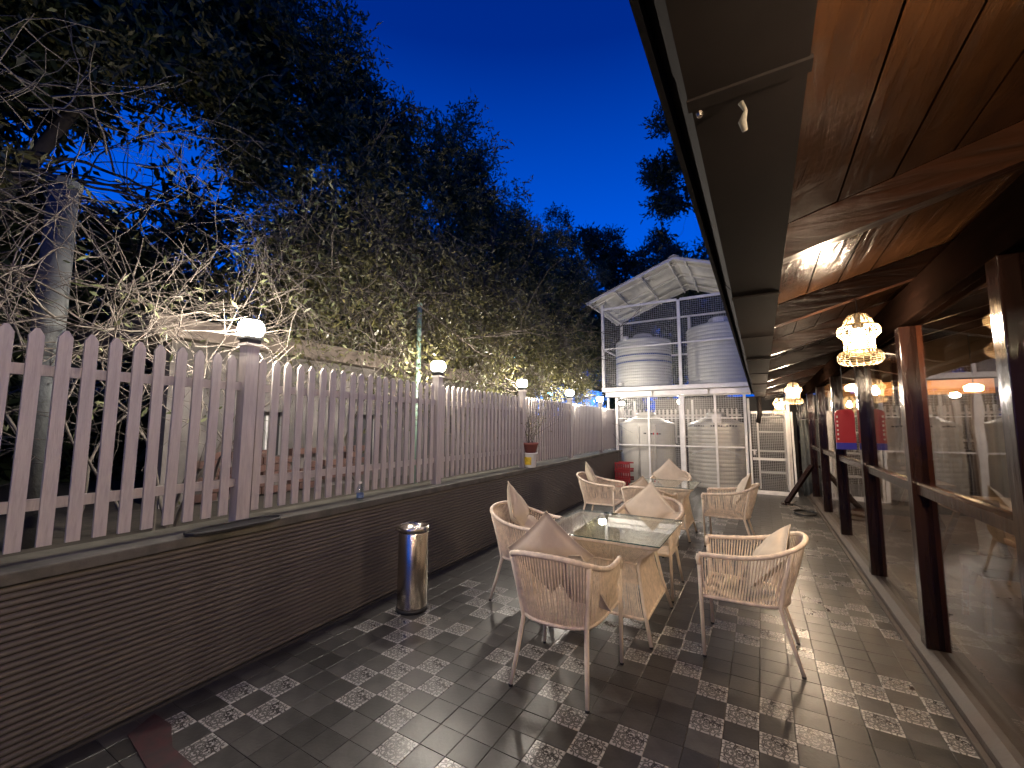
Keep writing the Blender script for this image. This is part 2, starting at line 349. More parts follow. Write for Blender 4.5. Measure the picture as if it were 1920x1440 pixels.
def add_uv(me, origins=None):
    uvl = me.uv_layers.new(name='UVMap'); 
    co = np.empty(len(me.vertices) * 3); me.vertices.foreach_get('co', co); co = co.reshape(-1, 3)
    li = np.empty(len(me.loops), int); me.loops.foreach_get('vertex_index', li)
    p = co[li, :2]
    if origins is not None: p = p - origins[li // 1 * 0 + (li // 12)] if False else p - origins[li // 12]
    uv = p / T + .5
    uvl.data.foreach_set('uv', uv.ravel())
tv, tf = tile_geo(0)
me_plain = MB().add(tv, tf).mesh('tile', M_['tile']); me_pat = MB().add(tv, tf).mesh('tile', M_['ptile'])
add_uv(me_plain); add_uv(me_pat)
cells = []
fw = Vector((-.505, .858)); 
for i in range(-26, 6):
    for j in range(-16, 93):
        x = OX + i * T; y = OY + j * T
        if x < -2.99 - .045 * y - .05 or (j > 72 and x < -3.4): continue
        cells.append((i, j, x, y))
CRi = np.array(CR).T * np.array([[1], [1], [1]])
def proj(p):
    q = CRi @ (np.array(p) - np.array([0, 0, 1.6])); 
    if q[2] > -.1: return None
    return 960 + 790.8 * q[0] / -q[2], 720 - 790.8 * q[1] / -q[2]
near = []
for c in cells:
    q = proj((c[2], c[3], 0))
    if q and -80 < q[0] < 2000 and q[1] < 1540: near.append((c[2] ** 2 + c[3] ** 2, c))
near.sort(); nearset = {c[:2] for _, c in near[:297]}
rest = MB(); org = []
for i, j, x, y in cells:
    p = (i, j) in pat
    dz = rnd.uniform(-.0006, .0006); rx, ry = rnd.uniform(-.003, .003), rnd.uniform(-.003, .003)
    if (i, j) in nearset:
        link('tile', me_pat if p else me_plain, fl, (x, y, dz), (rx, ry, rnd.uniform(-.004, .004)))
    else:
        rest.add([(a + x, b + y, c + dz) for a, b, c in tv], tf, 1 if p else 0); org.append((x, y))
rm = rest.mesh('tile', [M_['tile'], M_['ptile']]); add_uv(rm, np.array(org)); link('tile', rm, fl, kind='stuff')

# flat mottled dark red patch over the tiles near the wall
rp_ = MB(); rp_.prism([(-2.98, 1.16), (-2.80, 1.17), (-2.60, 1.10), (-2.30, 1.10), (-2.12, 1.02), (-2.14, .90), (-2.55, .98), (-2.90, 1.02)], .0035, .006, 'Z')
obj('red_mark', rp_, M_['redmark'], fl)

# ------------------------------------------------------------------ low ribbed wall
wall = thing('low_wall', 'long low patio wall clad in horizontal brown ribs under a worn concrete cap', 'wall', WORIG, WR)
obj('backing', MB().span((-.33, -4, -.1), (-.020, 12.3, .868)), M_['backing'], wall)
obj('cap', MB().span((-.35, -4, .870), (.022, 12.3, .928)), M_['cap'], wall, bevel=.006)
pitch = .0312; prof = [(-.0199, -.0115), (-.008, -.0122), (-.0012, -.007), (0, 0), (-.0012, .007), (-.008, .0122), (-.0199, .0115)]
me_sl = MB().prism(prof, -4, 12.3, 'Y').mesh('slat', M_['slat'], False)
for k in range(27): link('slat', me_sl, wall, (0, 0, .034 + k * pitch), (0, 0, 0))
obj('footing', MB().span((-.02, -4, -.02), (.006, 12.3, .014)), M_['grout'], wall)

# ------------------------------------------------------------------ picket fence
fence = thing('picket_fence', 'white picket fence standing along the low ribbed wall', 'fence', WORIG, WR)
posts = [-.55, 1.66, 3.87, 6.12, 8.40, 10.70, 12.9]
hw = .0275
pk = MB().prism([(-hw, 0), (hw, 0), (hw, 1.065), (.010, 1.098), (-.010, 1.098), (-hw, 1.065)], -.0095, .0095, 'Y')
# picket is wide along the fence (local y), thin across
pk = MB().prism([(-hw, 0), (hw, 0), (hw, 1.062), (.007, 1.098), (-.007, 1.098), (-hw, 1.062)], -.0095, .0095, 'X')
me_pk = pk.mesh('picket', M_['white'])
s = -.56 + .105
ks = []
k = 0
y = .49 - .105 * 10
while y < 12.8:
    if all(abs(y - p) > .075 for p in posts): ks.append(y)
    y += .105
for y in ks:
    link('picket', me_pk, fence, (-.131, y, .99 + rnd.uniform(-.004, .004)), (rnd.uniform(-.006, .006), rnd.uniform(-.004, .004), rnd.uniform(-.02, .02)))
for a, b in zip(posts[:-1], posts[1:]):
    for z in (1.20, 1.875):
        obj('rail', MB().span((-.172, a + .045, z - .028), (-.142, b - .045, z + .028)), M_['white'], fence)
pm = MB().span((-.045, -.045, 0), (.045, .045, 1.245)); pm.lathe([(.075, 1.245), (.078, 1.262), (.05, 1.275)], 4)
pm = MB(); pm.span((-.045, -.045, .928), (.045, .045, 2.172)); pm.span((-.056, -.056, 2.172), (.056, .056, 2.192))
me_post = pm.mesh('fence_post', M_['white'])
for p in posts: link('fence_post', me_post, fence, (-.148, p, 0), (0, 0, 0))

def make_lamp():
    t = thing('post_lamp', 'x', 'lamp', (0, 0, 0))
    obj('lamp_base', MB().span((-.05, -.05, 0), (.05, .05, .03)).span((-.062, -.062, .03), (.062, .062, .05)), M_['dark_metal'], t)
    g = MB(); g.lathe([(.050, .052), (.076, .072), (.086, .105), (.082, .140), (.064, .168)], 20)
    obj('lamp_glass', g, M_['lampglass'], t, True)
    c = MB(); c.lathe([(.070, .170), (.062, .180), (.03, .192), (.008, .197)], 16)
    obj('lamp_cap', c, M_['dark_metal'], t, True)
    return t
lamp0 = make_lamp(); KM = kidmap()
spots = [(wp(1.66, .148, 2.192), 'square-based post lamp blazing beneath the bare twigs, nearest of the fence lamps'),
         (wp(3.87, .148, 2.192), 'lit post lamp beside the pale green pole, second along the picket fence'),
         (wp(6.12, .148, 2.192), 'lit post lamp above the potted plant in the bucket'),
         (wp(8.40, .148, 2.192), 'lit post lamp between the two far blue panels'),
         (wp(10.70, .148, 2.192), 'lit post lamp on the last fence post before the tank frame'),
         ((-4.12, 14.5, 2.28), 'lit lamp behind the tank frame above the left lower tank'),
         ((-2.22, 14.5, 2.28), 'lit lamp behind the middle upright of the tank frame')]
for i, (p, lb) in enumerate(spots):
    o = lamp0 if i == 0 else copy_tree(lamp0, KM); o.location = p; o.rotation_euler = (0, 0, WR); o['label'] = lb; o['group'] = 'lit lamps on the white fence posts'

# fence behind the tanks
bf = thing('picket_fence', 'short white picket fence seen behind the lower water tanks', 'fence', (0, 14.5, 0))
pk2 = MB().prism([(-hw, 0), (hw, 0), (hw, 1.062), (.007, 1.098), (-.007, 1.098), (-hw, 1.062)], -.0095, .0095, 'Y').mesh('picket', M_['white'])
for i in range(28): 
    x = -4.0 + i * .125
    if abs(x + 2.22) > .08: link('picket', pk2, bf, (x, -.02, 1.06), (0, 0, 0))
for z in (1.28, 1.95): obj('rail', MB().span((-4.2, .0, z - .03), (-.5, .03, z + .03)), M_['white'], bf)
for x in (-4.12, -2.22): obj('fence_post', MB().span((x - .05, -.05, 0), (x + .05, .05, 2.28)), M_['white'], bf)
obj('dwarf_wall', MB().span((-4.3, -.08, -.1), (-.4, .15, .95)), M_['plaster'], bf)

# ------------------------------------------------------------------ outbuilding behind the fence, poles, blue panels
ob = thing('outbuilding', 'low stained plaster outbuilding with a brown slab roof behind the picket fence', 'building', (-4.75, 0, 0))
ops = [(2.55, 2.95, 1.25, 1.75), (3.75, 4.35, 1.05, 1.75), (5.3, 6.0, 1.1, 1.8)]
wb = MB(); ys = 1.75
for a, b, z0, z1 in ops:
    wb.span((-.2, ys, .8), (0, a, 2.40)); wb.span((-.2, a, .8), (0, b, z0)); wb.span((-.2, a, z1), (0, b, 2.40)); ys = b
wb.span((-.2, ys, .8), (0, 8.2, 2.40)); obj('wall', wb, M_['plaster'], ob)
for a, b, z0, z1 in ops:
    o = obj('window_recess', MB().span((-.19, a, z0), (-.15, b, z1)), M_['print'], ob)
    obj('frame', MB().span((-.15, a, z0), (-.11, a + .03, z1)).span((-.15, b - .03, z0), (-.11, b, z1)).span((-.15, (a + b) / 2 - .012, z0), (-.11, (a + b) / 2 + .012, z1)), M_['steel_paint'], o)
obj('roof_slab', MB().span((-1.9, 1.55, 2.403), (.16, 8.5, 2.60)), M_['roofslab'], ob, bevel=.01)
bk = MB().span((0, 0, 0), (.06, .2, .07)).mesh('brick', M_['brickred'])
for i in range(9):
    for r_ in range(6):
        if rnd.random() < .75: link('brick', bk, ob, (.003, 2.0 + .215 * i % 1.9 + (r_ % 2) * .1, .86 + r_ * .08))

t = thing('utility_pole', 'thick grey concrete pole rising through bare vines at the far left', 'pole', (-4.0, .80, .8)); g = MB(); g.lathe([(.085, 0), (.075, 2.4)], 10)
obj('shaft', g, M_['pole'], t, True); g = MB().lathe([(.09, 0), (.09, .04)], 10, (0, 0, 2.4)); obj('cap', g, M_['pole'], t)
t = thing('green_pole', 'thin pale green pole beside the second fence lamp', 'pole', (-4.0, 4.27, .8)); g = MB(); g.lathe([(.033, 0), (.033, 2.45)], 8); obj('shaft', g, M_['greenpipe'], t, True)
obj('cap', MB().lathe([(.04, 2.45), (.03, 2.49)], 8), M_['greenpipe'], t)
t = thing('thin_pole', 'thin leaning pole in front of the far blue panels', 'pole', (-4.3, 11.0, .8)); t.rotation_euler = (0, R(-3), 0); obj('shaft', MB().lathe([(.03, 0), (.025, 2.25)], 8), M_['pole'], t, True)
obj('cap', MB().lathe([(.034, 2.25), (.02, 2.28)], 8), M_['pole'], t)
t = thing('tin_sheet', 'dull slate blue panel hung above the outbuilding roof', 'panel', (-7.0, 5.5, 2.61)); obj('sheet', MB().span((-.03, -.45, .70), (.03, .45, 1.32)), M_['bluedim'], t); obj('leg', MB().span((-.03, -.4, 0), (.03, -.35, .7)).span((-.03, .35, 0), (.03, .4, .7)), M_['dark_metal'], t)
t = thing('blue_hoarding', 'long glowing blue hoarding above the far end of the picket fence', 'hoarding', (-6.0, 14.8, .8)); obj('board', MB().span((-.04, -3.2, 1.15), (.0, 4.4, 2.30)), M_['bluetarp'], t)
obj('frame', MB().span((-.06, -3.25, 2.30), (.03, 4.5, 2.35)).span((-.06, -3.25, 0), (-.05, -3.2, 2.3)).span((-.06, 4.4, 0), (-.05, 4.45, 2.3)), M_['dark_metal'], t)
for p, lb in (((-5.85, 12.35, 2.62), 'small bright blue light low against the far blue hoarding'), ((-6.0, 10.28, 3.52), 'small cyan light shining among the twigs above the third fence lamp')):
    t = thing('blue_light', lb, 'light', p, 0, 'blue lights beyond the fence'); obj('lens', MB().lathe([(.02, -.05), (.07, -.03), (.075, .03), (.02, .05)], 12), M_['blueglow'], t, True)
    obj('bracket', MB().span((-.35 if p[2] < 3 else -.05, -.02, -.06), (-.02, .02, -.035)).span((-.03, -.015, -(p[2] - .85)), (.0, .015, -.05)), M_['dark_metal'], t)

# ------------------------------------------------------------------ trees, vines
def twig_walk(p, d, n, step, wob, drop=0):
    pts = [Vector(p)]; d = Vector(d).normalized()
    for i in range(n):
        d = (d + Vector((rnd.gauss(0, wob), rnd.gauss(0, wob), rnd.gauss(0, wob) - drop))).normalized(); pts.append(pts[-1] + d * step)
    return pts
def grow(mb, p, d, L, r, depth, wob=.22, drop=0.0, tips=None, seg=4, keep=None):
    n = max(3, int(L / .11)); pts = twig_walk(p, d, n, L / n, wob, drop)
    if keep:
        pts = [q for i, q in enumerate(pts) if all(keep(pp) for pp in pts[:i + 1])]
        if len(pts) < 4: return
        n = len(pts) - 1
    mb.tube(pts, [max(.0018, r * (1 - .65 * i / n)) for i in range(n + 1)], seg, False)
    if tips is not None: tips.append(pts[-1])
    if depth > 0:
        for _ in range(rnd.randint(2, 3)):
            i = rnd.randint(n // 3, n - 1); dd = (pts[i + 1] - pts[i]).normalized() + Vector((rnd.gauss(0, .8), rnd.gauss(0, .8), rnd.gauss(0.0, .6)))
            grow(mb, pts[i], dd, L * rnd.uniform(.5, .8), r * .55, depth - 1, wob, drop, tips, seg, keep)

def cloud(n, c, h, seed, leaf=.085, bias=.55, hole=None, lumps=60, zpow=1.0, spray=9):
    g = np.random.default_rng(seed); c = np.array(c); h = np.array(h)
    u = unit(g.normal(size=(lumps, 3))); r = g.random(lumps)[:, None] ** .25
    u = np.sign(u) * np.abs(u) ** .7
    L = c + u * r * h * .9; ls = g.uniform(.22, .5, lumps)
    m = n // spray; k = g.integers(0, lumps, m)
    base = L[k] + unit(g.normal(size=(m, 3))) * (ls[k] * g.random(m) ** .4)[:, None]
    d0 = unit(g.normal(size=(m, 3)) + (base - c) / h * .5 + np.array([0, 0, -.2]))
    B = np.repeat(base, spray, 0); D0 = np.repeat(d0, spray, 0); N = len(B)
    B = B + D0 * (np.tile(np.arange(spray), m) * leaf * .35)[:, None] 
    D = unit(D0 + g.normal(size=(N, 3)) * .7); U = unit(np.cross(D, g.normal(size=(N, 3))))
    if hole is not None:
        kp = hole(B, g); B, D, U = B[kp], D[kp], U[kp]
    return B, D, U, leaf * g.uniform(.6, 1.3, len(B)), leaf * .34 * g.uniform(.7, 1.2, len(B))
def skyhole(B, g):
    # the ragged opening in the vines low on the left where the sky shows
    q = ((B[:, 1] + (B[:, 0] + 5) * .34 - 1.76) / .70) ** 2 + ((B[:, 2] - (4.30 + (-B[:, 0] - 5) * .54)) / .86) ** 2
    return (q + g.normal(0, .30, len(B)) > 1.0) | (g.random(len(B)) < .05)

GT = 'vine covered trees behind the picket fence'
def vine_tree(loc, crown_c, crown_h, n, seed, label, hole=None, m='leafA', big=10000, trunk=True, leaf=.085, lumps=70, group=GT, tw=16):
    t = thing('vine_tree', label, 'tree', loc, 0, group)
    tk = MB(); p0 = Vector((0, 0, 0)); cc = Vector(crown_c)
    pts = [p0, p0.lerp(cc, .3) + Vector((.12, -.1, 0)), p0.lerp(cc, .6) + Vector((-.08, .1, 0)), cc]
    tk.tube(pts, [.12, .09, .07, .03], 8, False)
    obj('trunk', tk, M_['bark'], t, True)
    br = MB()
    for k in range(tw):
        i = rnd.uniform(.25, .95); a = p0.lerp(cc, i); d = Vector((rnd.gauss(0, 1) * crown_h[0], rnd.gauss(0, 1) * crown_h[1], rnd.gauss(.3, .5)))
        grow(br, a, d, max(crown_h) * rnd.uniform(.5, .85), .022, 2, .18)
    obj('branch', br, M_['bark'], t, kind='stuff')
    wc = np.array(loc)
    hh = (lambda B, g: hole(B + wc, g)) if hole else None
    me = leafmesh('crown', *cloud(n, crown_c, crown_h, seed, leaf, hole=hh, lumps=lumps), M_[m]); link('crown', me, t)
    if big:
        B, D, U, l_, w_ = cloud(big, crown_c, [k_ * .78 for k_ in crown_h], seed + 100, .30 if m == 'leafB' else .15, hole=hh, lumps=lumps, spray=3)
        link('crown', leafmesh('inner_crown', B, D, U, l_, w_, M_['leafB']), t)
    return t
vine_tree((-5.4, -1.2, .8), (0, 0, 3.8), (1.5, 1.9, 3.0), 48000, 1, 'dark vine covered tree filling the upper left corner', skyhole, big=26000)
vine_tree((-6.7, -.4, .8), (.9, 2.1, 5.55), (1.4, 2.0, 2.0), 40000, 2, 'vine covered tree arching above the ragged opening of blue sky', skyhole, big=26000)
vine_tree((-5.5, 3.8, .8), (.15, 0, 4.35), (1.35, 1.35, 2.75), 38000, 3, 'tall leafy vine covered tree right of the sky opening', skyhole)
vine_tree((-5.5, 6.2, .8), (.1, 0, 4.25), (1.4, 1.6, 2.95), 36000, 4, 'leafy vine covered tree over the green pole')
vine_tree((-5.5, 8.7, .8), (.1, 0, 4.0), (1.5, 1.7, 3.05), 32000, 5, 'vine covered tree over the third fence lamp')
vine_tree((-5.6, 11.4, .8), (.1, 0, 4.0), (1.5, 1.8, 3.1), 26000, 6, 'vine covered tree over the far blue panels')
vine_tree((-6.2, 14.6, .8), (.1, 0, 4.6), (1.7, 2.2, 3.5), 22000, 7, 'last vine covered tree, left of the tank shed roof')
# dark trees beyond
def dark_tree(loc, h, r, n, seed, label, leaf=.16, lumps=60, zc=.66):
    return vine_tree(loc, (0, 0, h * zc), (r, r, h * (1 - zc)), n, seed, label, None, 'leafB', 6000, leaf=leaf, lumps=lumps, group='dark trees against the night sky', tw=12)
dark_tree((-8.6, 22, 0), 14.3, 3.2, 28000, 21, 'dark round topped tree where the hedge line ends')
dark_tree((-5.8, 24, 0), 13.4, 3.0, 24000, 22, 'dark tree standing directly behind the tank shed roof')
dark_tree((-1.3, 17.5, 0), 14.4, 3.3, 34000, 23, 'black leafy oak rising beside the long gutter', .17, 46, .60)
dark_tree((-3.4, 20.0, 0), 11.0, 3.2, 24000, 28, 'black tree directly behind the upper water tanks', .2, 60, .5)
dark_tree((-7.2, 19.0, 0), 8.0, 2.4, 14000, 33, 'black bush left of the water tanks behind the hoarding', .2, 50, .5)
dark_tree((1.2, 20.5, 0), 9.0, 2.8, 14000, 29, 'black tree mass behind the veranda end')
dark_tree((-10.5, 16, 0), 11, 3.4, 16000, 24, 'black tree mass behind the vine covered trees')
dark_tree((-9.0, 6.8, 0), 6.4, 2.2, 14000, 25, 'low black bush seen through the right side of the sky opening', .22, 50, .5)
dark_tree((-9.2, 2.2, 0), 5.6, 2.2, 14000, 26, 'low black bush under the sky opening', .22, 50, .5)
dark_tree((-8.6, -.6, 0), 8.2, 2.3, 26000, 30, 'black tree behind the concrete pole', .22, 50, .5)
dark_tree((-8.0, -3.2, 0), 12.0, 3.0, 30000, 31, 'black tree at the far left edge', .22, 50, .5)
dark_tree((-9.8, 12.5, 0), 8.0, 3.0, 14000, 32, 'black tree behind the blue hoarding', .22, 50, .5)
dark_tree((-10.5, 9.5, 0), 8.5, 3.2, 12000, 27, 'black tree behind the outbuilding')

def creeper(loc, label, n, spread, zr, seed, leaves=260, rad=.007, L=1.0, up=.5, keep=None):
    rnd.seed(seed)
    t = thing('creeper', label, 'creeper', loc, 0, 'bare creepers over the picket fence')
    mb = MB(); tips = []; keep = lambda q: q[0] + loc[0] < -3.19 - .045 * (q[1] + loc[1])
    for k in range(n):
        p = (rnd.uniform(-.35, .35), rnd.uniform(-spread, spread), rnd.uniform(*zr)); 
        grow(mb, p, (rnd.gauss(.1, .7), rnd.gauss(0, .8), rnd.gauss(up, .6)), L * rnd.uniform(.6, 1.2), rad * rnd.uniform(.7, 1.4), 2, .24, .02, tips, 4, keep)
    for k in range(max(3, n // 8) if zr[0] < 1.3 else 0):      # main stems from the ground
        y0 = rnd.uniform(-spread, spread)
        pts = twig_walk((rnd.uniform(-.3, .1), y0, 0), (rnd.gauss(-.15, .12), rnd.gauss(0, .3), 1), 16, (zr[1] * .8) / 15, .16)
        mb.tube(pts, [.013 - .0006 * i for i in range(17)], 5, False)
    obj('stem_tangle', mb, M_['twig'], t, True, kind='stuff')
    if tips and leaves:
        g = np.random.default_rng(seed); B = np.array([list(tips[i]) for i in g.integers(0, len(tips), leaves)]) + g.normal(0, .05, (leaves, 3))
        D = unit(g.normal(size=(leaves, 3)) + [0, 0, -.2]); U = unit(np.cross(D, g.normal(size=(leaves, 3))))
        kp = B[:, 0] + loc[0] < -3.27 - .045 * (B[:, 1] + loc[1]); B, D, U = B[kp], D[kp], U[kp]
        link('foliage', leafmesh('foliage', B, D, U, g.uniform(.04, .09, len(B)), g.uniform(.014, .028, len(B)), M_['leafC']), t, kind='stuff')
    return t
keepout = lambda q: True
creeper((-3.85, .1, .85), 'tangled bare creeper over the nearest pickets at the far left', 38, .95, (1.0, 2.9), 51, 200, .0055, 1.0, .1)
creeper((-3.62, 1.50, .85), 'bright bare creeper twigs fanning over the nearest fence lamp', 62, .62, (1.05, 1.9), 52, 260, .0042, .75, .45)
creeper((-3.95, .9, .85), 'thick creeper stems climbing the concrete pole', 24, .7, (.2, 3.1), 53, 120, .0065, 1.2, .3)
creeper((-4.1, 3.0, .85), 'leafy creeper spray hanging above the brown slab roof', 30, .8, (1.7, 2.7), 54, 900, .005, .8, .1)
creeper((-4.15, 4.3, .85), 'pale creeper stems hanging around the green pole', 46, .75, (1.0, 2.6), 55, 500, .006, .8, -.3)
creeper((-4.2, 6.3, .85), 'pale creeper stems drooping behind the third fence lamp', 60, 1.0, (.9, 2.6), 56, 600, .006, .8, -.5)
creeper((-4.3, 8.6, .85), 'thin creeper stems behind the fourth fence lamp', 44, 1.1, (.9, 2.4), 57, 500, .006, .8, -.5)
def over_canopy(y, label, seed, leaves, z):
    rnd.seed(seed); t = thing('creeper', label, 'creeper', (-4.15, y, .85), 0, 'leafy creeper curtains hanging from the trees')
    mb = MB(); tips = []
    for k in range(60):
        grow(mb, (rnd.uniform(-.3, .25), rnd.uniform(-1.1, 1.1), rnd.uniform(z, z + 1.7)), (rnd.gauss(.15, .5), rnd.gauss(0, .5), rnd.gauss(-.7, .4)), rnd.uniform(.5, 1.1), .005, 2, .2, .05, tips, 4, lambda q: q[0] - 4.15 < -3.24 - .045 * (q[1] + y))
    obj('stem_tangle', mb, M_['twig'], t, True, kind='stuff')
    g = np.random.default_rng(seed); B = np.array([list(tips[i]) for i in g.integers(0, len(tips), leaves)]) + g.normal(0, .12, (leaves, 3))
    B = B[(B[:, 0] - 4.15 < -3.30 - .045 * (B[:, 1] + y))]; leaves = len(B)
    D = unit(g.normal(size=(leaves, 3)) + [0, 0, -.5]); U = unit(np.cross(D, g.normal(size=(leaves, 3))))
    link('foliage', leafmesh('foliage', B, D, U, g.uniform(.05, .1, leaves), g.uniform(.016, .03, leaves), M_['leafA']), t, kind='stuff')
over_canopy(3.6, 'leafy creeper curtain hanging left of the green pole', 61, 5000, 2.1)
over_canopy(5.6, 'leafy creeper curtain hanging right of the green pole', 62, 7000, 2.0)
over_canopy(7.8, 'leafy creeper curtain above the third fence lamp', 63, 6500, 1.9)
over_canopy(10.0, 'leafy creeper curtain above the fourth fence lamp', 64, 6000, 1.9)
rnd.seed(99)

# ------------------------------------------------------------------ tank shed
SY = 12.0
sh = thing('tank_shed', 'two storey white steel frame with wire mesh and a gabled sheet roof holding water tanks', 'shed', (0, SY, 0))
def bar(a, b, wd=.07, name='frame_bar', m='steel_paint'): return obj(name, MB().bar(a, b, wd, wd), M_[m], sh)
Dp = 2.0
for x, z0, z1, y in ((-3.93, 2.72, 5.2, 0), (-1.80, 2.72, 5.05, 0), (.55, 2.72, 5.2, 0), (-3.93, 2.72, 5.2, Dp), (-1.8, 2.72, 5.05, Dp), (.55, 2.72, 5.2, Dp)): bar((x, y, z0), (x, y, z1), .075)
for x, wd in ((-3.56, .06), (-2.67, .05), (-1.80, .12), (-1.0, .05), (-.33, .06), (.56, .07)):
    bar((x, 0, -.02), (x, 0, 2.42), wd)
bar((-3.80, -.02, .93), (-3.80, -.02, 2.42), .05)
for x in (-3.56, -1.8, -.3, .56): bar((x, Dp, -.02), (x, Dp, 2.42), .06)
for z, a, b in ((5.06, -3.89, .51), (3.86, -3.89, .51)):
    bar((a, 0, z), (-1.84, 0, z), .06 if z > 5 else .035); bar((-1.76, 0, z), (b, 0, z), .06 if z > 5 else .035); bar((a, Dp, z), (b, Dp, z), .05)
for z in (1.09,): bar((-3.52, -.03, z), (-.37, -.03, z), .035)
bar((-3.52, -.03, 1.82), (-.37, -.03, 1.82), .022)
for x in (-3.93, .55): bar((x, .04, 5.06), (x, Dp - .04, 5.06), .06); bar((x, .04, 3.86), (x, Dp - .04, 3.86), .035)
obj('deck', MB().span((-3.98, -.05, 2.60), (.62, Dp + .1, 2.715)), M_['steel_paint'], sh, bevel=.01)
for a, b in ((-3.85, -2.55), (-2.5, -1.15), (-1.1, .5)): obj('deck_beam', MB().span((a, -.09, 2.44), (b, -.02, 2.57)), M_['steel_paint'], sh)
for y in (.5, 1.0, 1.5): obj('deck_joist', MB().span((-3.9, y - .03, 2.50), (.55, y + .03, 2.598)), M_['steel_paint'], sh)
# gabled roof: sheets with corrugation, rafters and purlins
rx, rz_, ex, ez, fx, fz = -1.81, 6.13, -4.30, 5.20, .78, 5.22
def roof_sheet(xa, za, xb, zb, y0, y1):
    n = 26; mb = MB(); vs = []; 
    for i in range(n * 2 + 1):
        y = y0 + (y1 - y0) * i / (n * 2); dz = .014 * (i % 2)
        vs += [(xa, y, za + dz), (xb, y, zb + dz)]
    vs2 = [(p[0], p[1], p[2] + .006) for p in vs]; k = len(vs)
    fs = [(2 * i, 2 * i + 1, 2 * i + 3, 2 * i + 2) for i in range(n * 2)] + [(k + 2 * i, k + 2 * i + 2, k + 2 * i + 3, k + 2 * i + 1) for i in range(n * 2)] + [(0, k, k + 1, 1)]
    return obj('roof_sheet', mb.add(vs + vs2, fs), M_['sheet'], sh)
roof_sheet(ex, ez, rx, rz_, -.45, 2.6); roof_sheet(rx, rz_, fx, fz, -.45, 2.6)
for y in (-.40, .0, 1.0, 2.0, 2.5):
    obj('rafter', MB().bar((ex + .03, y, ez - .035), (rx, y, rz_ - .035), .05, .05), M_['steel_paint'], sh); obj('rafter', MB().bar((rx + .01, y, rz_ - .04), (fx - .03, y, fz - .04), .05, .05), M_['steel_paint'], sh)
for k in range(4):
    f = .04 + .30 * k
    obj('purlin', MB().span((-.02, -.42, -.03), (.02, 2.55, .0)), M_['steel_paint'], sh, loc=(ex + (rx - ex) * f, 0, ez + (rz_ - ez) * f - .062)); obj('purlin', MB().span((-.02, -.42, -.03), (.02, 2.55, .0)), M_['steel_paint'], sh, loc=(rx + (fx - rx) * (f + .06), 0, rz_ + (fz - rz_) * (f + .06) - .07))
obj('ridge_cap', MB().prism([(rx - .14, rz_ - .02), (rx, rz_ + .045), (rx + .14, rz_ - .02), (rx, rz_ + .03)], -.46, 2.62), M_['sheet'], sh)
def mesh_panel(name, x0, x1, z0, z1, y, parent, st=.055, th=.0045):
    mb = MB(); 
    for i in range(1, int((x1 - x0) / st) + 1): x = x0 + i * st; mb.bar((x, y, z0), (x, y, z1), th, th)
    for i in range(1, int((z1 - z0) / st) + 1): z = z0 + i * st; mb.bar((x0, y + .005, z), (x1, y + .005, z), th, th)
    return obj(name, mb, M_['wire'], parent, kind='stuff')
mesh_panel('wire_mesh', -3.89, -1.84, 2.72, 5.03, .02, sh); mesh_panel('wire_mesh', -1.76, .51, 2.72, 5.03, .02, sh)
mesh_panel('wire_mesh', -3.53, -1.86, .0, 2.42, .04, sh); mesh_panel('wire_mesh', -1.74, -.36, .0, 2.42, .04, sh)
# gate
gt = thing('mesh_gate', 'white framed wire mesh gate standing right of the lower tanks', 'gate', (-.28, SY - .08, 0))
for nm, a, b, wd in (('stile', (.035, 0, .03), (.035, 0, 2.0), .07), ('stile', (.80, 0, .03), (.80, 0, 1.97), .055), ('stile', (.92, 0, .0), (.90, 0, 1.95), .03)): obj(nm, MB().bar(a, b, wd, .04), M_['steel_paint'], gt)
for z in (.06, .83, 1.95): obj('gate_rail', MB().span((.07, -.02, z - .03), (.772, .02, z + .03)), M_['steel_paint'], gt)
mesh_panel('wire_mesh', .07, .77, .09, .80, 0, gt, .038, .005); mesh_panel('wire_mesh', .07, .77, .86, 1.92, 0, gt, .038, .005)
lt = obj('latch', MB().span((.0, -.05, 1.02), (.16, -.022, 1.05)).span((.09, -.06, .93), (.13, -.022, 1.02)), M_['steel_paint'], gt)
obj('threshold', MB().span((-.02, -.05, -.02), (.95, .05, .028)), M_['steel_paint'], gt)
# things stored behind the gate
sv = thing('storage_shelf', 'dim white shelf rack standing behind the mesh gate', 'shelf', (-.1, SY + .9, 0))
for x in (0, .6): obj('upright', MB().span((x, 0, 0), (x + .04, .04, 2.0)), M_['steel_paint'], sv)
for z in (.4, .95, 1.45, 1.85): obj('shelf_board', MB().span((.04, 0, z), (.6, .4, z + .03)), M_['steel_paint'], sv)
t = thing('back_wall', 'dark stained wall closing the yard behind the tanks', 'wall', (0, 15.4, 0)); obj('body', MB().span((-3.2, 0, -.1), (6.5, .25, 2.5)), M_['backing'], t); obj('coping', MB().span((-3.25, -.04, 2.5), (6.5, .3, 2.56)), M_['backing'], t)

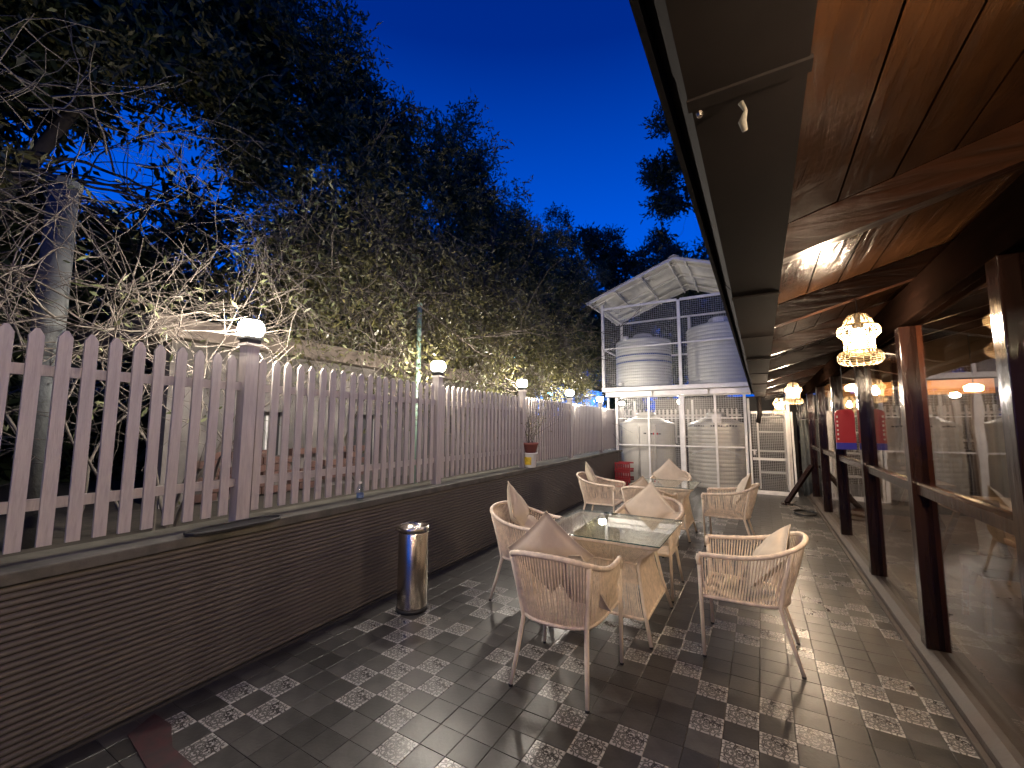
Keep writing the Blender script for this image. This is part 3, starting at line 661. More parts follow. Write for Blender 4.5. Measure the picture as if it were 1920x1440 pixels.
def tank(loc, r, h, label, kind, seed):
    t = thing('water_tank', label, 'water tank', loc, 0, 'water tanks in the white steel frame'); up = kind.startswith('up'); m = M_['tank_up' if up else 'tank']
    pr = [(r * .96, 0), (r, .03)]; n = 15 if kind != 'smooth' else 5
    for i in range(n):
        z = .05 + (h * .80) * i / n; dz = h * .80 / n; d = .012 if kind != 'smooth' else .004
        pr += [(r, z), (r, z + dz * .55), (r - d, z + dz * .7), (r - d, z + dz * .88)]
    zt = .05 + h * .80; pr += [(r, zt), (r, zt + .04), (r * .97, zt + .07), (r * .75, zt + .13), (r * .40, h * .95), (r * .38, h * .96)]
    obj('shell', MB().lathe(pr, 40), m, t, True)
    obj('lid', MB().lathe([(r * .34, h * .955), (r * .34, h), (r * .3, h + .03), (.05, h + .045)], 24), m, t, True)
    if up and kind == 'up_stripe':
        for z in (h * .46, h * .58): obj('stripe', MB().lathe([(r + .003, z - .022), (r + .007, z - .01), (r + .007, z + .012), (r + .003, z + .024)], 40, capb=False, capt=False), M_['tankstripe'], t, True)
        obj('outlet', MB().tube([(-.55 * r, -.83 * r, .1), (-.6 * r, -1.05 * r, .1)], .05, 10), m, t)
        obj('knob', MB().lathe([(.085, zt), (.085, zt + .13), (.03, zt + .15)], 14, (-.42 * r, -.86 * r, .02)), M_['steel_paint'], t, True)
    if kind == 'up_plain': obj('knob', MB().span((-.12, -r * .86, zt + .02), (.14, -r * .62, zt + .22)), M_['steel_paint'], t)
    def curved(name, x0, x1, z0, z1, mm):     # a flat print following the shell
        mb = MB(); n = 5; vs = []
        for i in range(n + 1):
            x = x0 + (x1 - x0) * i / n; y = -math.sqrt((r + .004) ** 2 - x * x); vs += [(x, y, z0), (x, y, z1)]
        mb.add(vs, [(2 * i, 2 * i + 2, 2 * i + 3, 2 * i + 1) for i in range(n)]); return obj(name, mb, mm, t)
    if kind == 'printed':
        rr = random.Random(seed); x = -.50; z = h * .82
        for k in range(17):
            wd = rr.uniform(.030, .052)
            if k not in (5, 6, 12): curved('letter_mark', x, x + wd, z + rr.uniform(-.008, .006), z + rr.uniform(.03, .046), M_['print'])
            x += wd + .018
        obj('knob', MB().span((-.05, -r * .93, h * .86), (.17, -r * .70, h * .985)), M_['steel_paint'], t, bevel=.01)
        mb = MB(); vs = []
        for i in range(13):
            x = -.60 + 1.2 * i / 12; y = -math.sqrt((r + .003) ** 2 - x * x); z = h * .52 - .28 * (x / .6) ** 2 * .6; vs += [(x, y, z - .02), (x, y - .008, z), (x, y, z + .03)]
        mb.add(vs, [(3 * i + j, 3 * i + 3 + j, 3 * i + 4 + j, 3 * i + 1 + j) for i in range(12) for j in (0, 1)]); obj('moulded_arch', mb, M_['tank_up'], t, True)
    if kind == 'smooth':
        curved('emblem', .10, .17, h * .70, h * .72, M_['print']); curved('emblem', .24, .34, h * .695, h * .715, M_['print']); curved('emblem', .34, .46, h * .69, h * .722, M_['redprint']); curved('emblem', .46, .53, h * .695, h * .712, M_['print'])
        curved('emblem', -.60, -.57, h * .66, h * .75, M_['tankstripe'])
        for a in (-.05, .50):
            x = a * r; y = -math.sqrt(r * r - x * x); obj('moulded_rib', MB().tube([(x, y, .1), (x, y, h * .8), (x * .9, y * .9, h * .86)], .035, 8), m, t, True)
        obj('moulded_rib', MB().lathe([(r + .001, h * .50), (r + .014, h * .51), (r + .014, h * .545), (r + .001, h * .555)], 40, capb=False, capt=False), m, t, True)
tank((-2.98, SY + .88, 2.716), .80, 1.62, 'grey upper water tank with two dark blue stripes', 'up_stripe', 1)
tank((-.86, SY + .95, 2.716), .88, 1.88, 'plain grey upper water tank half hidden by the gutter', 'up_plain', 2)
tank((-2.95, SY + .90, 0), .79, 1.98, 'cream lower water tank with a small red and black mark', 'smooth', 3)
tank((-1.06, SY + .88, 0), .74, 1.95, 'cream ribbed lower water tank with a row of dark lettering', 'printed', 4)

t = thing('plastic_crate', 'red slatted plastic crates stacked where the ribbed wall meets the tank frame', 'crate', (-3.26, 11.35, 0))
for k in range(3):
    c = obj('crate_body', MB().span((-.14, -.2, k * .22 + .005), (.26, -.17, k * .22 + .05)).span((-.14, .17, k * .22 + .005), (.26, .2, k * .22 + .05)).span((-.14, -.2, k * .22 + .17), (.26, -.17, k * .22 + .21)).span((-.14, .17, k * .22 + .17), (.26, .2, k * .22 + .21)).span((-.14, -.17, k * .22), (.26, .17, k * .22 + .02)), M_['redplastic'], t)
    for i in range(7): obj('slat', MB().span((-.13 + i * .06, -.195, k * .22 + .05), (-.10 + i * .06, -.175, k * .22 + .17)), M_['redplastic'], t)

# ------------------------------------------------------------------ veranda roof, gutter, glazed wall
SL = .29; ang = math.atan(SL)
roof = thing('veranda_roof', 'sloping veranda roof of varnished brown planks on dark rafters', 'roof', (0, 0, 0))
xe = [.115, .322, .505, .685, .865, 1.045, 1.225, 1.405, 1.585, 1.765, 1.945, 2.125, 2.305, 2.485, 2.665, 2.845, 3.03, 3.6, 4.2, 4.8, 5.4, 6.0]
for a, b in zip(xe[:-1], xe[1:]):
    z = lambda x: 2.455 + SL * x
    g = .006 if b < 3 else .002; dz = rnd.uniform(-.003, .003)
    obj('plank', MB().prism([(a + g / 2, z(a) + dz), (b - g / 2, z(b) + dz), (b - g / 2, z(b) + .025), (a + g / 2, z(a) + .025)], -3.5, 15.2, 'Y'), M_['plank'], roof)
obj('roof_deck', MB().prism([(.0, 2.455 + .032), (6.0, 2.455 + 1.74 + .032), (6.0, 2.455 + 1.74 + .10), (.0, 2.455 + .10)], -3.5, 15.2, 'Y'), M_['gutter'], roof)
raf = MB().prism([(.118, 2.305 + SL * .118), (5.9, 2.305 + SL * 5.9), (5.9, 2.452 + SL * 5.9), (.118, 2.452 + SL * .118)], -.04, .04, 'Y').mesh('rafter', M_['rafter'])
raf_y = [2.16 + 1.46 * k for k in range(-3, 9)]
for y in raf_y: link('rafter', raf, roof, (0, y + .04, 0))
gut = thing('box_gutter', 'long grey brown boxed sheet metal gutter under the veranda eave', 'gutter', (0, 0, 0))
cuts = [-3.5, -.9, .93, 2.55, 3.75, 5.0, 6.4, 8.0, 9.8, 11.6]
for i, (a, b) in enumerate(zip(cuts[:-1], cuts[1:])):
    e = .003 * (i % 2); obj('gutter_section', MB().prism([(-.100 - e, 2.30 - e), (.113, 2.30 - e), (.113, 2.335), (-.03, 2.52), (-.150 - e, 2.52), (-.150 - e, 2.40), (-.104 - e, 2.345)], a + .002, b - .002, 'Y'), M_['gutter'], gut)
for y in cuts[1:]: obj('seam_strap', MB().prism([(-.106, 2.291), (.118, 2.291), (.118, 2.30), (-.104, 2.299)], y - .016, y + .020, 'Y'), M_['gutter'], gut)
obj('outer_lip', MB().span((-.172, -3.5, 2.375), (-.157, 11.6, 2.54)), M_['backing'], gut)
obj('rivet', MB().lathe([(.008, 0), (.006, -.008)], 8, (-.085, .96, 2.291)), M_['stainless'], gut); 
obj('drip', MB().tube([(-.005, .97, 2.29), (.003, .972, 2.27), (-.004, .968, 2.245), (.0, .97, 2.225)], [.006, .004, .008, .006], 8), M_['cap'], gut, True)
obj('down_pipe', MB().tube([(-.02, 11.5, 2.30), (-.02, 11.5, 1.9), (-.06, 11.55, 1.7)], .05, 12), M_['gutter'], gut, True)

XG = .95
gw = thing('glazed_wall', 'glazed restaurant wall in dark varnished timber along the veranda', 'wall', (0, 0, 0))
py = [-1.9, -.4, 1.15, 2.62, 4.14, 5.82, 7.72, 9.6, 11.5, 13.4, 15.2]
obj('sill', MB().prism([(.872, 0), (1.10, 0), (1.10, .085), (.93, .085), (.88, .05)], -3.5, 15.2, 'Y'), M_['threshold'], gw)
obj('sill', MB().span((.840, -3.5, -.02), (.870, 15.2, .022)), M_['threshold'], gw)
obj('header', MB().span((XG - .04, -3.5, 2.34), (XG + .10, 15.2, 2.575)), M_['header'], gw, bevel=.006)
for y in py:
    o = obj('post', MB().span((XG - .045, y - .055, .086), (XG + .05, y + .055, 2.338)), M_['post_wood'], gw, bevel=.005)
    obj('post_backing', MB().span((XG + .053, y - .05, .086), (XG + .085, y + .075, 2.338)), M_['post_side'], o)
for a, b in zip(py[:-1], py[1:]):
    obj('rail', MB().prism([(XG - .02, 1.13), (XG + .05, 1.13), (XG + .05, 1.205), (XG + .0, 1.21), (XG - .02, 1.195)], a + .056, b - .056, 'Y'), M_['post_wood'], gw)
    obj('pane', MB().span((XG + .018, a + .056, .088), (XG + .023, b - .056, 1.128)), M_['glass'], gw)
    obj('pane', MB().span((XG + .018, a + .056, 1.212), (XG + .023, b - .056, 2.338)), M_['glass'], gw)
# narrow dark mullion and sliding sash by the fourth bay
obj('sash', MB().span((XG + .03, 4.70, 1.25), (XG + .06, 4.76, 2.3)).span((XG + .03, 5.30, 1.25), (XG + .06, 5.36, 2.3)).span((XG + .03, 4.76, 2.2), (XG + .06, 5.3, 2.26)).span((XG + .03, 4.76, 1.25), (XG + .06, 5.3, 1.31)), M_['post_wood'], gw)

# interior
obj('restaurant_floor', MB().span((1.10, -3.5, -.1), (7.2, 15.3, .03)), M_['rfloor'], kind='structure')
iw = thing('restaurant_wall', 'dim brown inner restaurant wall with tall curtains and an orange striped pelmet', 'wall', (0, 0, 0))
obj('panel', MB().span((6.6, -3.5, .031), (6.8, 15.3, 4.2)), M_['rwall'], iw); obj('panel', MB().span((1.1, 10.70, .031), (6.6, 10.85, 4.2)), M_['rwall'], iw)
obj('panel', MB().span((1.1, -3.6, -.1), (6.8, -3.51, 4.2)), M_['rwall'], iw)
obj('pelmet', MB().span((1.12, 10.60, 2.20), (3.55, 10.66, 2.46)), M_['pelmet'], iw)
obj('column', MB().span((3.55, 9.9, .031), (3.85, 10.2, 3.4)), M_['post_side'], iw)
for k in range(6):
    x = 1.15 + k * .40; mb = MB(); vs = []
    for i in range(11): vs += [(x + i * .039, 10.62 + .03 * math.sin(i * 2.2 + k), .1), (x + i * .039, 10.63 + .02 * math.sin(i * 2.2 + k), 2.19)]
    mb.add(vs, [(2 * i, 2 * i + 2, 2 * i + 3, 2 * i + 1) for i in range(10)]); obj('curtain', mb, M_['curtain'], iw, True)
def room_lamp(p, lb):
    t = thing('room_lamp', lb, 'lamp', p, 0, 'warm lamps inside the restaurant'); obj('shade', MB().lathe([(.05, -.06), (.11, -.05), (.12, .03), (.05, .07)], 16), M_['roomlamp'], t, True); obj('rod', MB().lathe([(.008, .07), (.008, 2.455 + SL * p[0] - .16 - p[2])], 6), M_['dark_metal'], t)
for p, lb in (((2.35, 10.2, 2.19), 'warm lamp inside glowing before the striped pelmet, left of the other'), ((3.10, 10.0, 2.26), 'warm lamp inside near the right end of the striped pelmet'), ((1.45, 9.6, 2.30), 'warm lamp inside between the far dark posts'), ((4.6, 5.6, 2.5), 'warm lamp deep inside beyond the nearest pane')): room_lamp(p, lb)
def room_table(x, y, lb):
    t = thing('dining_table', lb, 'table', (x, y, .031), 0, 'brown wooden tables inside the restaurant'); obj('tabletop', MB().span((-.4, -.6, .72), (.4, .6, .76)), M_['tablewood'], t)
    for sy in (-.45, .45):
        for sx in (-1, 1): obj('leg', MB().bar((sx * .32, sy, 0), (sx * .06, sy, .72), .05, .05), M_['tablewood'], t)
room_table(2.05, 6.6, 'brown trestle table inside behind the second pane'); room_table(1.9, 8.9, 'brown trestle table deep inside behind the far panes'); room_table(1.9, 4.0, 'brown trestle table inside behind the nearest pane')
def room_chair(x, y, rz, lb):
    t = thing('dining_chair', lb, 'chair', (x, y, .031), rz, 'upholstered chairs inside the restaurant'); obj('seat', MB().span((-.22, -.22, .42), (.22, .22, .5)), M_['upholstery'], t, bevel=.02); obj('backrest', MB().bar((0, -.22, .5), (0, -.29, .95), .42, .05, up=(1, 0, 0)), M_['upholstery'], t, bevel=.02)
    for sx in (-.19, .19):
        for sy in (-.19, .19): obj('leg', MB().bar((sx, sy, .42), (sx * 1.1, sy * 1.1, 0), .035, .035), M_['tablewood'], t)
room_chair(1.62, 4.95, R(180), 'brown upholstered chair inside just behind the nearest pane'); room_chair(2.3, 5.3, R(170), 'brown upholstered chair inside, right of the nearest one'); room_chair(1.5, 7.6, R(180), 'brown upholstered chair inside behind the second pane')

t = thing('vinyl_banner', 'red banner with a blue bottom band hanging beside the dark posts of the glazed wall', 'banner', (.835, 6.18, 1.345)); t.rotation_euler = (0, 0, R(6))
rb = []; 
W2, H2 = .092, .46
for k in range(7): a = PI / 2 * k / 6; rb.append((W2 - .05 + .05 * math.cos(a), H2 - .05 + .05 * math.sin(a)))
for k in range(7): a = PI / 2 + PI / 2 * k / 6; rb.append((-W2 + .09 + .09 * math.cos(a), H2 - .05 + .05 * math.sin(a)))
obj('red_field', MB().prism([(-W2, .075)] + [(W2, .075)] + rb, -.012, .012, 'Y'), M_['redcloth'], t)
obj('blue_band', MB().span((-W2, -.013, 0), (W2, .013, .074)), M_['bluecloth'], t)
obj('hanging_cord', MB().tube([(0, 0, H2), (0, 0, 1.10), (.09, 0, 1.13)], .003, 5), M_['dark_metal'], t)
for k in range(6): obj('white_mark', MB().span((-W2 + .012, -.0145, .11 + k * .05), (-W2 + .026, -.012, .128 + k * .05 + .008 * (k % 2))), M_['bucket'], t)

# hanging woven lanterns
def make_lantern():
    t = thing('woven_lantern', 'x', 'lantern', (0, 0, 0))
    prof = [(.022, .165), (.048, .155), (.068, .125), (.078, .095), (.100, .082), (.110, .060), (.108, .038), (.090, .018), (.079, .004), (.076, -.03), (.079, -.068), (.100, -.078), (.114, -.098), (.115, -.125), (.100, -.148), (.085, -.155)]
    mb = MB()
    for k in range(20):
        a = 2 * PI * k / 20; mb.tube([(r * math.cos(a), r * math.sin(a), z) for r, z in prof], .0023, 4, False)
    obj('rib_wires', mb, M_['wicker'], t)
    mb = MB(); zz = []
    for (r0, z0), (r1, z1) in zip(prof[:-1], prof[1:]):
        L = math.hypot(r1 - r0, z1 - z0); m = max(1, round(L / .0125))
        for i in range(m): f = i / m; zz.append((r0 + (r1 - r0) * f, z0 + (z1 - z0) * f))
    for r, z in zz: mb.tube([(r * math.cos(2 * PI * k / 24), r * math.sin(2 * PI * k / 24), z) for k in range(24)], .0026, 3, closed=True)
    obj('woven_shade', mb, M_['wicker'], t)
    obj('bulb', MB().lathe([(.012, .07), (.02, .05), (.034, .01), (.034, -.02), (.02, -.045), (.006, -.052)], 16), M_['bulb'], t, True)
    obj('socket', MB().lathe([(.016, .07), (.016, .14), (.02, .168)], 12), M_['dark_metal'], t)
    return t
lan0 = make_lantern(); KM = kidmap()
for i, (p, lb) in enumerate((((.605, 3.66, 2.195), 'largest lit woven lantern hanging nearest under the veranda roof'), ((.465, 8.04, 2.13), 'lit woven lantern, the middle one of the hanging row'), ((.36, 10.96, 2.055), 'lit woven lantern, farthest and smallest, by the mesh gate'), ((.60, .74, 2.195), 'lit woven lantern hanging beside the camera, outside the picture'), ((.60, -.72, 2.195), 'lit woven lantern hanging just behind the camera, outside the picture'), ((.60, -2.18, 2.195), 'lit woven lantern hanging farthest behind the camera, outside the picture'))):
    o = lan0 if i == 0 else copy_tree(lan0, KM); o.location = p; o.scale = (1.1, 1.1, 1.1); o['label'] = lb; o['group'] = 'woven lanterns hanging under the veranda roof'
    obj('cord', MB().tube([(0, 0, .165), (0, 0, (2.307 + SL * p[0] - p[2]) / 1.1)], .004, 6), M_['dark_metal'], o)

# ------------------------------------------------------------------ rope chairs
def bez(pts, n):
    out = []; P = [Vector(p) for p in pts]; m = len(P)
    for i in range(m - 1):
        p0, p1, p2, p3 = P[max(i - 1, 0)], P[i], P[i + 1], P[min(i + 2, m - 1)]
        for k in range(n): 
            t = k / n; out.append(.5 * ((2 * p1) + (p2 - p0) * t + (2 * p0 - 5 * p1 + 4 * p2 - p3) * t * t + (3 * p1 - p0 - 3 * p2 + p3) * t ** 3))
    out.append(P[-1]); return out
def resample(pts, n):
    L = [0]
    for a, b in zip(pts[:-1], pts[1:]): L.append(L[-1] + (b - a).length)
    out = []; j = 0
    for k in range(n):
        s_ = L[-1] * k / (n - 1)
        while j < len(L) - 2 and L[j + 1] < s_: j += 1
        f = (s_ - L[j]) / max(1e-9, L[j + 1] - L[j]); out.append(pts[j].lerp(pts[j + 1], f))
    return out
def make_chair():
    t = thing('rope_chair', 'x', 'chair', (0, 0, 0))
    half = [(.285, .300, .690), (.300, .15, .698), (.308, .0, .712), (.300, -.14, .740), (.255, -.265, .785), (.16, -.335, .818), (0, -.36, .830)]
    rim = bez(half + [(-x, y, z) for x, y, z in half[-2::-1]], 8)
    low = [(.270, .285, .405), (.262, .12, .403), (.250, -.05, .400), (.215, -.165, .398), (.12, -.225, .398), (0, -.24, .398)]
    ring = bez(low + [(-x, y, z) for x, y, z in low[-2::-1]], 8)
    RN = 150; rr = resample(rim, RN); rad = [.0165 + .0012 * math.sin(i * 2.3) + .0006 * rnd.random() for i in range(RN)]
    mb = MB(); mb.tube(rr, rad, 8); mb.tube([(.285, .300, .69), (.287, .306, .66), (.288, .300, .62)], .0165, 8); mb.tube([(-.285, .300, .69), (-.287, .306, .66), (-.288, .300, .62)], .0165, 8)
    obj('wrapped_rim', mb, M_['rope'], t, True)
    mb = MB(); mb.tube(resample(ring, 90), [.0125 + .0015 * (i % 2) for i in range(90)], 6); mb.tube([(.27, .285, .405), (0, .292, .405), (-.27, .285, .405)], .013, 6)
    obj('seat_ring', mb, M_['rope'], t, True)
    N = 86; a = resample(rim, N); b = resample(ring, N); mb = MB()
    for i in range(N):
        if i in (0, N - 1): continue
        p, q = a[i], b[i]; jit = Vector((rnd.gauss(0, .0026), rnd.gauss(0, .0026), 0)); mid = p.lerp(q, .55) + jit; out = Vector((mid.x, mid.y, 0)); out = out.normalized() * .006 if out.length > 0 else out
        for e in (0,):
            tg = Vector((0, 0, 0))
            mb.tube([p + tg, p.lerp(q, .3) + tg + out * .8, mid + tg + out, q + tg * 1.0], .0050, 5, False)
    obj('rope_weave', mb, M_['rope'], t, True, kind='stuff')
    mb = MB(); 
    for i in range(26): y = -.20 + i * .0188; w_ = .255 if y > -.1 else .255 - (-.1 - y) * .9; mb.tube([(-w_, y, .405), (0, y, .395), (w_, y, .405)], .007, 4, False)
    obj('seat', mb, M_['rope'], t, True)
    for sx in (-1, 1):
        g = MB().tube([(sx * .286, .300, .63), (sx * .284, .296, .40), (sx * .287, .288, .012)], [.0145, .0145, .0125], 10); o = obj('leg', g, M_['tube'], t, True)
        obj('foot_cap', MB().lathe([(.0135, 0), (.0135, .014)], 10, (sx * .287, .288, 0)), M_['rubber'], o)
        g = MB().tube([(sx * .262, -.262, .775), (sx * .232, -.212, .55), (sx * .212, -.185, .385), (sx * .228, -.235, .2), (sx * .247, -.290, .012)], [.013, .0145, .0155, .0145, .012], 10); o = obj('leg', g, M_['tube'], t, True)
        obj('foot_cap', MB().lathe([(.0135, 0), (.0135, .014)], 10, (sx * .247, -.290, 0)), M_['rubber'], o)
    return t
ch0 = make_chair(); KM = kidmap()
GC = 'beige rope chairs around the two glass tables'
chairs = [((-1.17, 2.69), R(1), 'beige rope chair at the front, its back to the viewer'),
          ((-.13, 3.665), R(90), 'beige rope chair by itself on the near table\'s right, turned side on'),
          ((-1.93, 3.64), R(-92), 'beige rope chair between the steel bin and the near table'),
          ((-1.04, 4.53), R(176), 'beige rope chair facing the viewer behind the near glass table'),
          ((-.425, 6.635), R(88), 'beige rope chair on the far table\'s right, in front of the mesh gate'),
          ((-2.27, 6.68), R(-90), 'beige rope chair beside the ribbed wall left of the far table'),
          ((-1.34, 5.86), R(-4), 'beige rope chair with its back turned, nearest side of the far table'),
          ((-1.38, 7.66), R(180), 'beige rope chair behind the far table before the cream tanks')]
for i, ((x, y), rz, lb) in enumerate(chairs):
    o = ch0 if i == 0 else copy_tree(ch0, KM); o.location = (x, y, .001); o.rotation_euler = (0, 0, rz); o['label'] = lb; o['group'] = GC

# ------------------------------------------------------------------ cushions
def cushion_mesh(seed, w_=.40, th=.062):
    g = random.Random(seed); N = 14; mb = MB(); vs = []; idx = {}
    ph = [g.uniform(0, 6) for _ in range(6)]
    def sh(u, v):
        e = (1 - abs(u) ** 2.6) * (1 - abs(v) ** 2.6); return max(0, e) ** .55
    for sd in (1, -1):
        for i in range(N + 1):
            for j in range(N + 1):
                u = -1 + 2 * i / N; v = -1 + 2 * j / N
                pin = 1 - .075 * (1 - abs(u) ** 2) * (abs(v) ** 3); pin2 = 1 - .075 * (1 - abs(v) ** 2) * (abs(u) ** 3)
                x = u * w_ / 2 * pin2; y_ = v * w_ / 2 * pin
                z = sd * th * sh(u, v) * (1 + .10 * math.sin(3 * u + ph[0] + sd) * math.cos(2.5 * v + ph[1]) + .05 * math.sin(7 * (u + v) + ph[2]) + .04 * math.sin(9 * u - 5 * v + ph[3]))
                z += .012 * math.sin(1.6 * u + ph[4]) * sh(u, v); vs.append((x, y_, z + sd * .002))
    K = (N + 1) ** 2; fs = []
    for i in range(N):
        for j in range(N):
            a = i * (N + 1) + j; fs.append((a, a + N + 1, a + N + 2, a + 1)); fs.append((K + a, K + a + 1, K + a + N + 2, K + a + N + 1))
    edge = [i * (N + 1) for i in range(N + 1)] + [N * (N + 1) + j for j in range(1, N + 1)] + [i * (N + 1) + N for i in range(N - 1, -1, -1)] + [j for j in range(N - 1, 0, -1)]
    for a, b in zip(edge, edge[1:] + edge[:1]): fs.append((a, b, K + b, K + a))
    mb.add(vs, fs); return mb, [vs[e] for e in edge]
def cushion(pos, M3, label, seed, w_=.40, th=.062):
    mb, edge = cushion_mesh(seed, w_, th); me = mb.mesh('cushion_cover', M_['cushion'], True)
    t = thing('cushion', label, 'cushion', pos, 0, 'beige cushions on the rope chairs'); t.rotation_euler = M3.to_euler()
    link('cover', me, t); obj('seam', MB().tube([(x, y, 0) for x, y, z in edge], .0032, 5, closed=True), M_['cushion'], t, True)
def on_chair(k, back, lift, tilt, yaw, roll, label, seed, side=0, w_=.40, th=.062):
    (x, y), rz, _ = chairs[k]
    # local frame of the chair: cushion stands on a corner against the backrest
    F = Matrix.Rotation(rz, 3, 'Z'); 
    B = Matrix.Rotation(R(90) + R(tilt), 3, 'X') @ Matrix.Rotation(R(roll), 3, 'Z')
    B = Matrix.Rotation(R(yaw), 3, 'Z') @ B
    p = F @ Vector((side, back, lift)); cushion((x + p.x, y + p.y, p.z), F @ B, label, seed, w_, th)
on_chair(0, -.10, .775, 16, 12, 45, 'beige cushion on its corner in the front chair', 1, -.07, .415, .075)
on_chair(0, -.05, .62, 26, -26, 12, 'lower beige cushion tucked beside the upright one in the front chair', 2, .10, .38)
on_chair(1, -.14, .66, 35, 10, 30, 'beige cushion slumped low in the lone side on chair', 3, .04)
on_chair(2, -.13, .785, 22, 20, 45, 'tall beige cushion on its corner in the chair near the steel bin', 4, 0, .42)
on_chair(2, -.02, .60, 38, 10, 20, 'lower folded beige cushion in the chair near the steel bin', 5, -.05, .36)
on_chair(3, -.12, .735, 22, -6, 45, 'large beige cushion facing the viewer across the near glass table', 6, .04, .42)
on_chair(3, -.10, .60, 24, -20, 8, 'smaller beige cushion tucked right of the one facing the near table', 7, -.14, .34)
on_chair(4, -.16, .75, 26, 8, 45, 'beige cushion in the chair before the mesh gate', 8, 0, .36)
on_chair(5, -.14, .75, 20, 30, 45, 'beige cushion in the chair beside the ribbed wall', 9, 0, .42)
on_chair(6, -.10, .72, 24, 28, 40, 'beige cushion in the back turned chair at the far table', 10, -.08, .38)
on_chair(7, -.12, .77, 22, 8, 45, 'beige cushion in the chair before the cream tanks', 11, .03, .42)
on_chair(7, -.06, .60, 26, -18, 12, 'small beige cushion beside the one before the cream tanks', 12, -.14, .34)

# ------------------------------------------------------------------ tables
def make_table(loc, half, label):
    t = thing('glass_table', label, 'table', loc, 0, 'rope tables with glass tops')
    def sq(r, z, k=.12): 
        c = []; q = r * (1 - k)
        for sx, sy, a0 in ((1, 1, 0), (-1, 1, 90), (-1, -1, 180), (1, -1, 270)):
            for a in (0, 30, 60, 90): an = R(a0 + a); c.append((sx * q + r * k * math.cos(an), sy * q + r * k * math.sin(an), z))
        return c
    h = half
    obj('top_frame', MB().tube(sq(h - .035, .722), .017, 8, closed=True), M_['rope'], t, True)
    o = obj('waist_ring', MB().tube(sq(h * .58, .54), .010, 6, closed=True), M_['tube'], t, True)
    obj('bottom_ring', MB().tube(sq(h * .72, .17), .012, 6, closed=True), M_['rope'], t, True)
    lv = [(h - .035, .722), (h * .80, .65), (h * .64, .58), (h * .58, .53), (h * .60, .42), (h * .66, .28), (h * .72, .17)]
    n = 66; mb = MB()
    for sd in range(4):
        an = sd * PI / 2
        for i in range(n):
            u = -1 + 2 * (i + .5) / n
            for e in (0,):
                pts = [Vector((r * .985, r * (u * .93) + rnd.gauss(0, .0012), z)) for r, z in lv]
                pts = [Matrix.Rotation(an, 3, 'Z') @ p for p in pts]
                mb.tube(pts, .0040, 4, False)
    obj('rope_weave', mb, M_['rope'], t, True, kind='stuff')
    for sx in (-1, 1):
        for sy in (-1, 1):
            g = MB().tube([(sx * (h - .05), sy * (h - .05), .715), (sx * h * .64, sy * h * .64, .60), (sx * h * .59, sy * h * .59, .52), (sx * h * .68, sy * h * .68, .25), (sx * h * .80, sy * h * .80, .012)], .0145, 10)
            o = obj('leg', g, M_['tube'], t, True); obj('foot_cap', MB().lathe([(.0135, 0), (.0135, .014)], 10, (sx * h * .80, sy * h * .80, 0)), M_['rubber'], o)
    gl = obj('glass_top', MB().span((-h, -h, .7402), (h, h, .7482)), [M_['tglass']], t)
    e = MB(); d = .0012
    for a, b in (((-h - d, -h - d, .7402), (h + d, -h + .0, .7482)), ((-h - d, h, .7402), (h + d, h + d, .7482)), ((-h - d, -h, .7402), (-h, h, .7482)), ((h, -h, .7402), (h + d, h, .7482))): e.span(a, b)
    obj('glass_edge', e, M_['edge'], gl)
    return t
make_table((-1.16, 3.69, .001), .50, 'near rope table with a square glass top reflecting the lamps')
make_table((-1.28, 6.78, .001), .44, 'far rope table with a glass top before the water tanks')

# ------------------------------------------------------------------ small things
t = thing('steel_bin', 'cylindrical brushed steel bin with open rim standing by the ribbed wall', 'bin', (-2.72, 2.90, .001))
obj('base_ring', MB().lathe([(.136, 0), (.138, .028), (.131, .03)], 32), M_['rubber'], t, True)
obj('body', MB().lathe([(.128, .03), (.130, .04), (.130, .66), (.127, .665)], 40), M_['stainless'], t, True)
obj('rim', MB().lathe([(.127, .666), (.134, .668), (.134, .71), (.122, .716), (.118, .69), (.10, .66), (.02, .655)], 40, capb=False), M_['stainless'], t, True)
obj('swing_lid', MB().lathe([(.002, .73), (.06, .722), (.095, .70), (.10, .695)], 24, (.0, .0, .0)), M_['stainless'], t, True).rotation_euler = (R(3), R(-4), 0)
for a in (0, PI): obj('pivot', MB().lathe([(.012, -.012), (.012, .012)], 8, (.137 * math.cos(a), .137 * math.sin(a), .70)), M_['stainless'], t)

x, y, z = wp(2.66, .055, .929); t = thing('plastic_bottle', 'small clear plastic bottle with a blue label on the wall cap', 'bottle', (x, y, z))
obj('body', MB().lathe([(.028, 0), (.031, .01), (.031, .07), (.029, .075), (.031, .08), (.030, .11), (.014, .135), (.012, .15)], 16), M_['clear'], t, True)
obj('label', MB().lathe([(.0318, .025), (.0318, .065)], 16, capb=False, capt=False), M_['label'], t, True); obj('cap', MB().lathe([(.014, .15), (.014, .165)], 12), M_['bucket'], t)
x, y, z = wp(1.56, -.005, .930); t = thing('black_tray', 'flat black oval tray lying on the wall cap below the nearest lamp', 'tray', (x, y, z), WR)
pts = [(.105 * math.cos(a), .30 * math.sin(a)) for a in [2 * PI * k / 28 for k in range(28)]]; pts = [(math.copysign(min(abs(p[0]), .09), p[0]), p[1]) for p in pts]
obj('plate', MB().prism(pts, 0, .010, 'Z'), M_['tray'], t); obj('rim', MB().tube([(p[0], p[1], .014) for p in pts], .007, 6, closed=True), M_['tray'], t, True)
x, y, z = wp(6.20, .035, .929); t = thing('plastic_bucket', 'white plastic bucket with yellow print on the wall cap', 'bucket', (x, y, z))
obj('body', MB().lathe([(.085, 0), (.088, .01), (.106, .215), (.113, .22), (.113, .235), (.100, .235)], 28), M_['bucket'], t, True); mb = MB(); 
for k in range(9):
    a = R(-125 + k * 10); 
vs = []
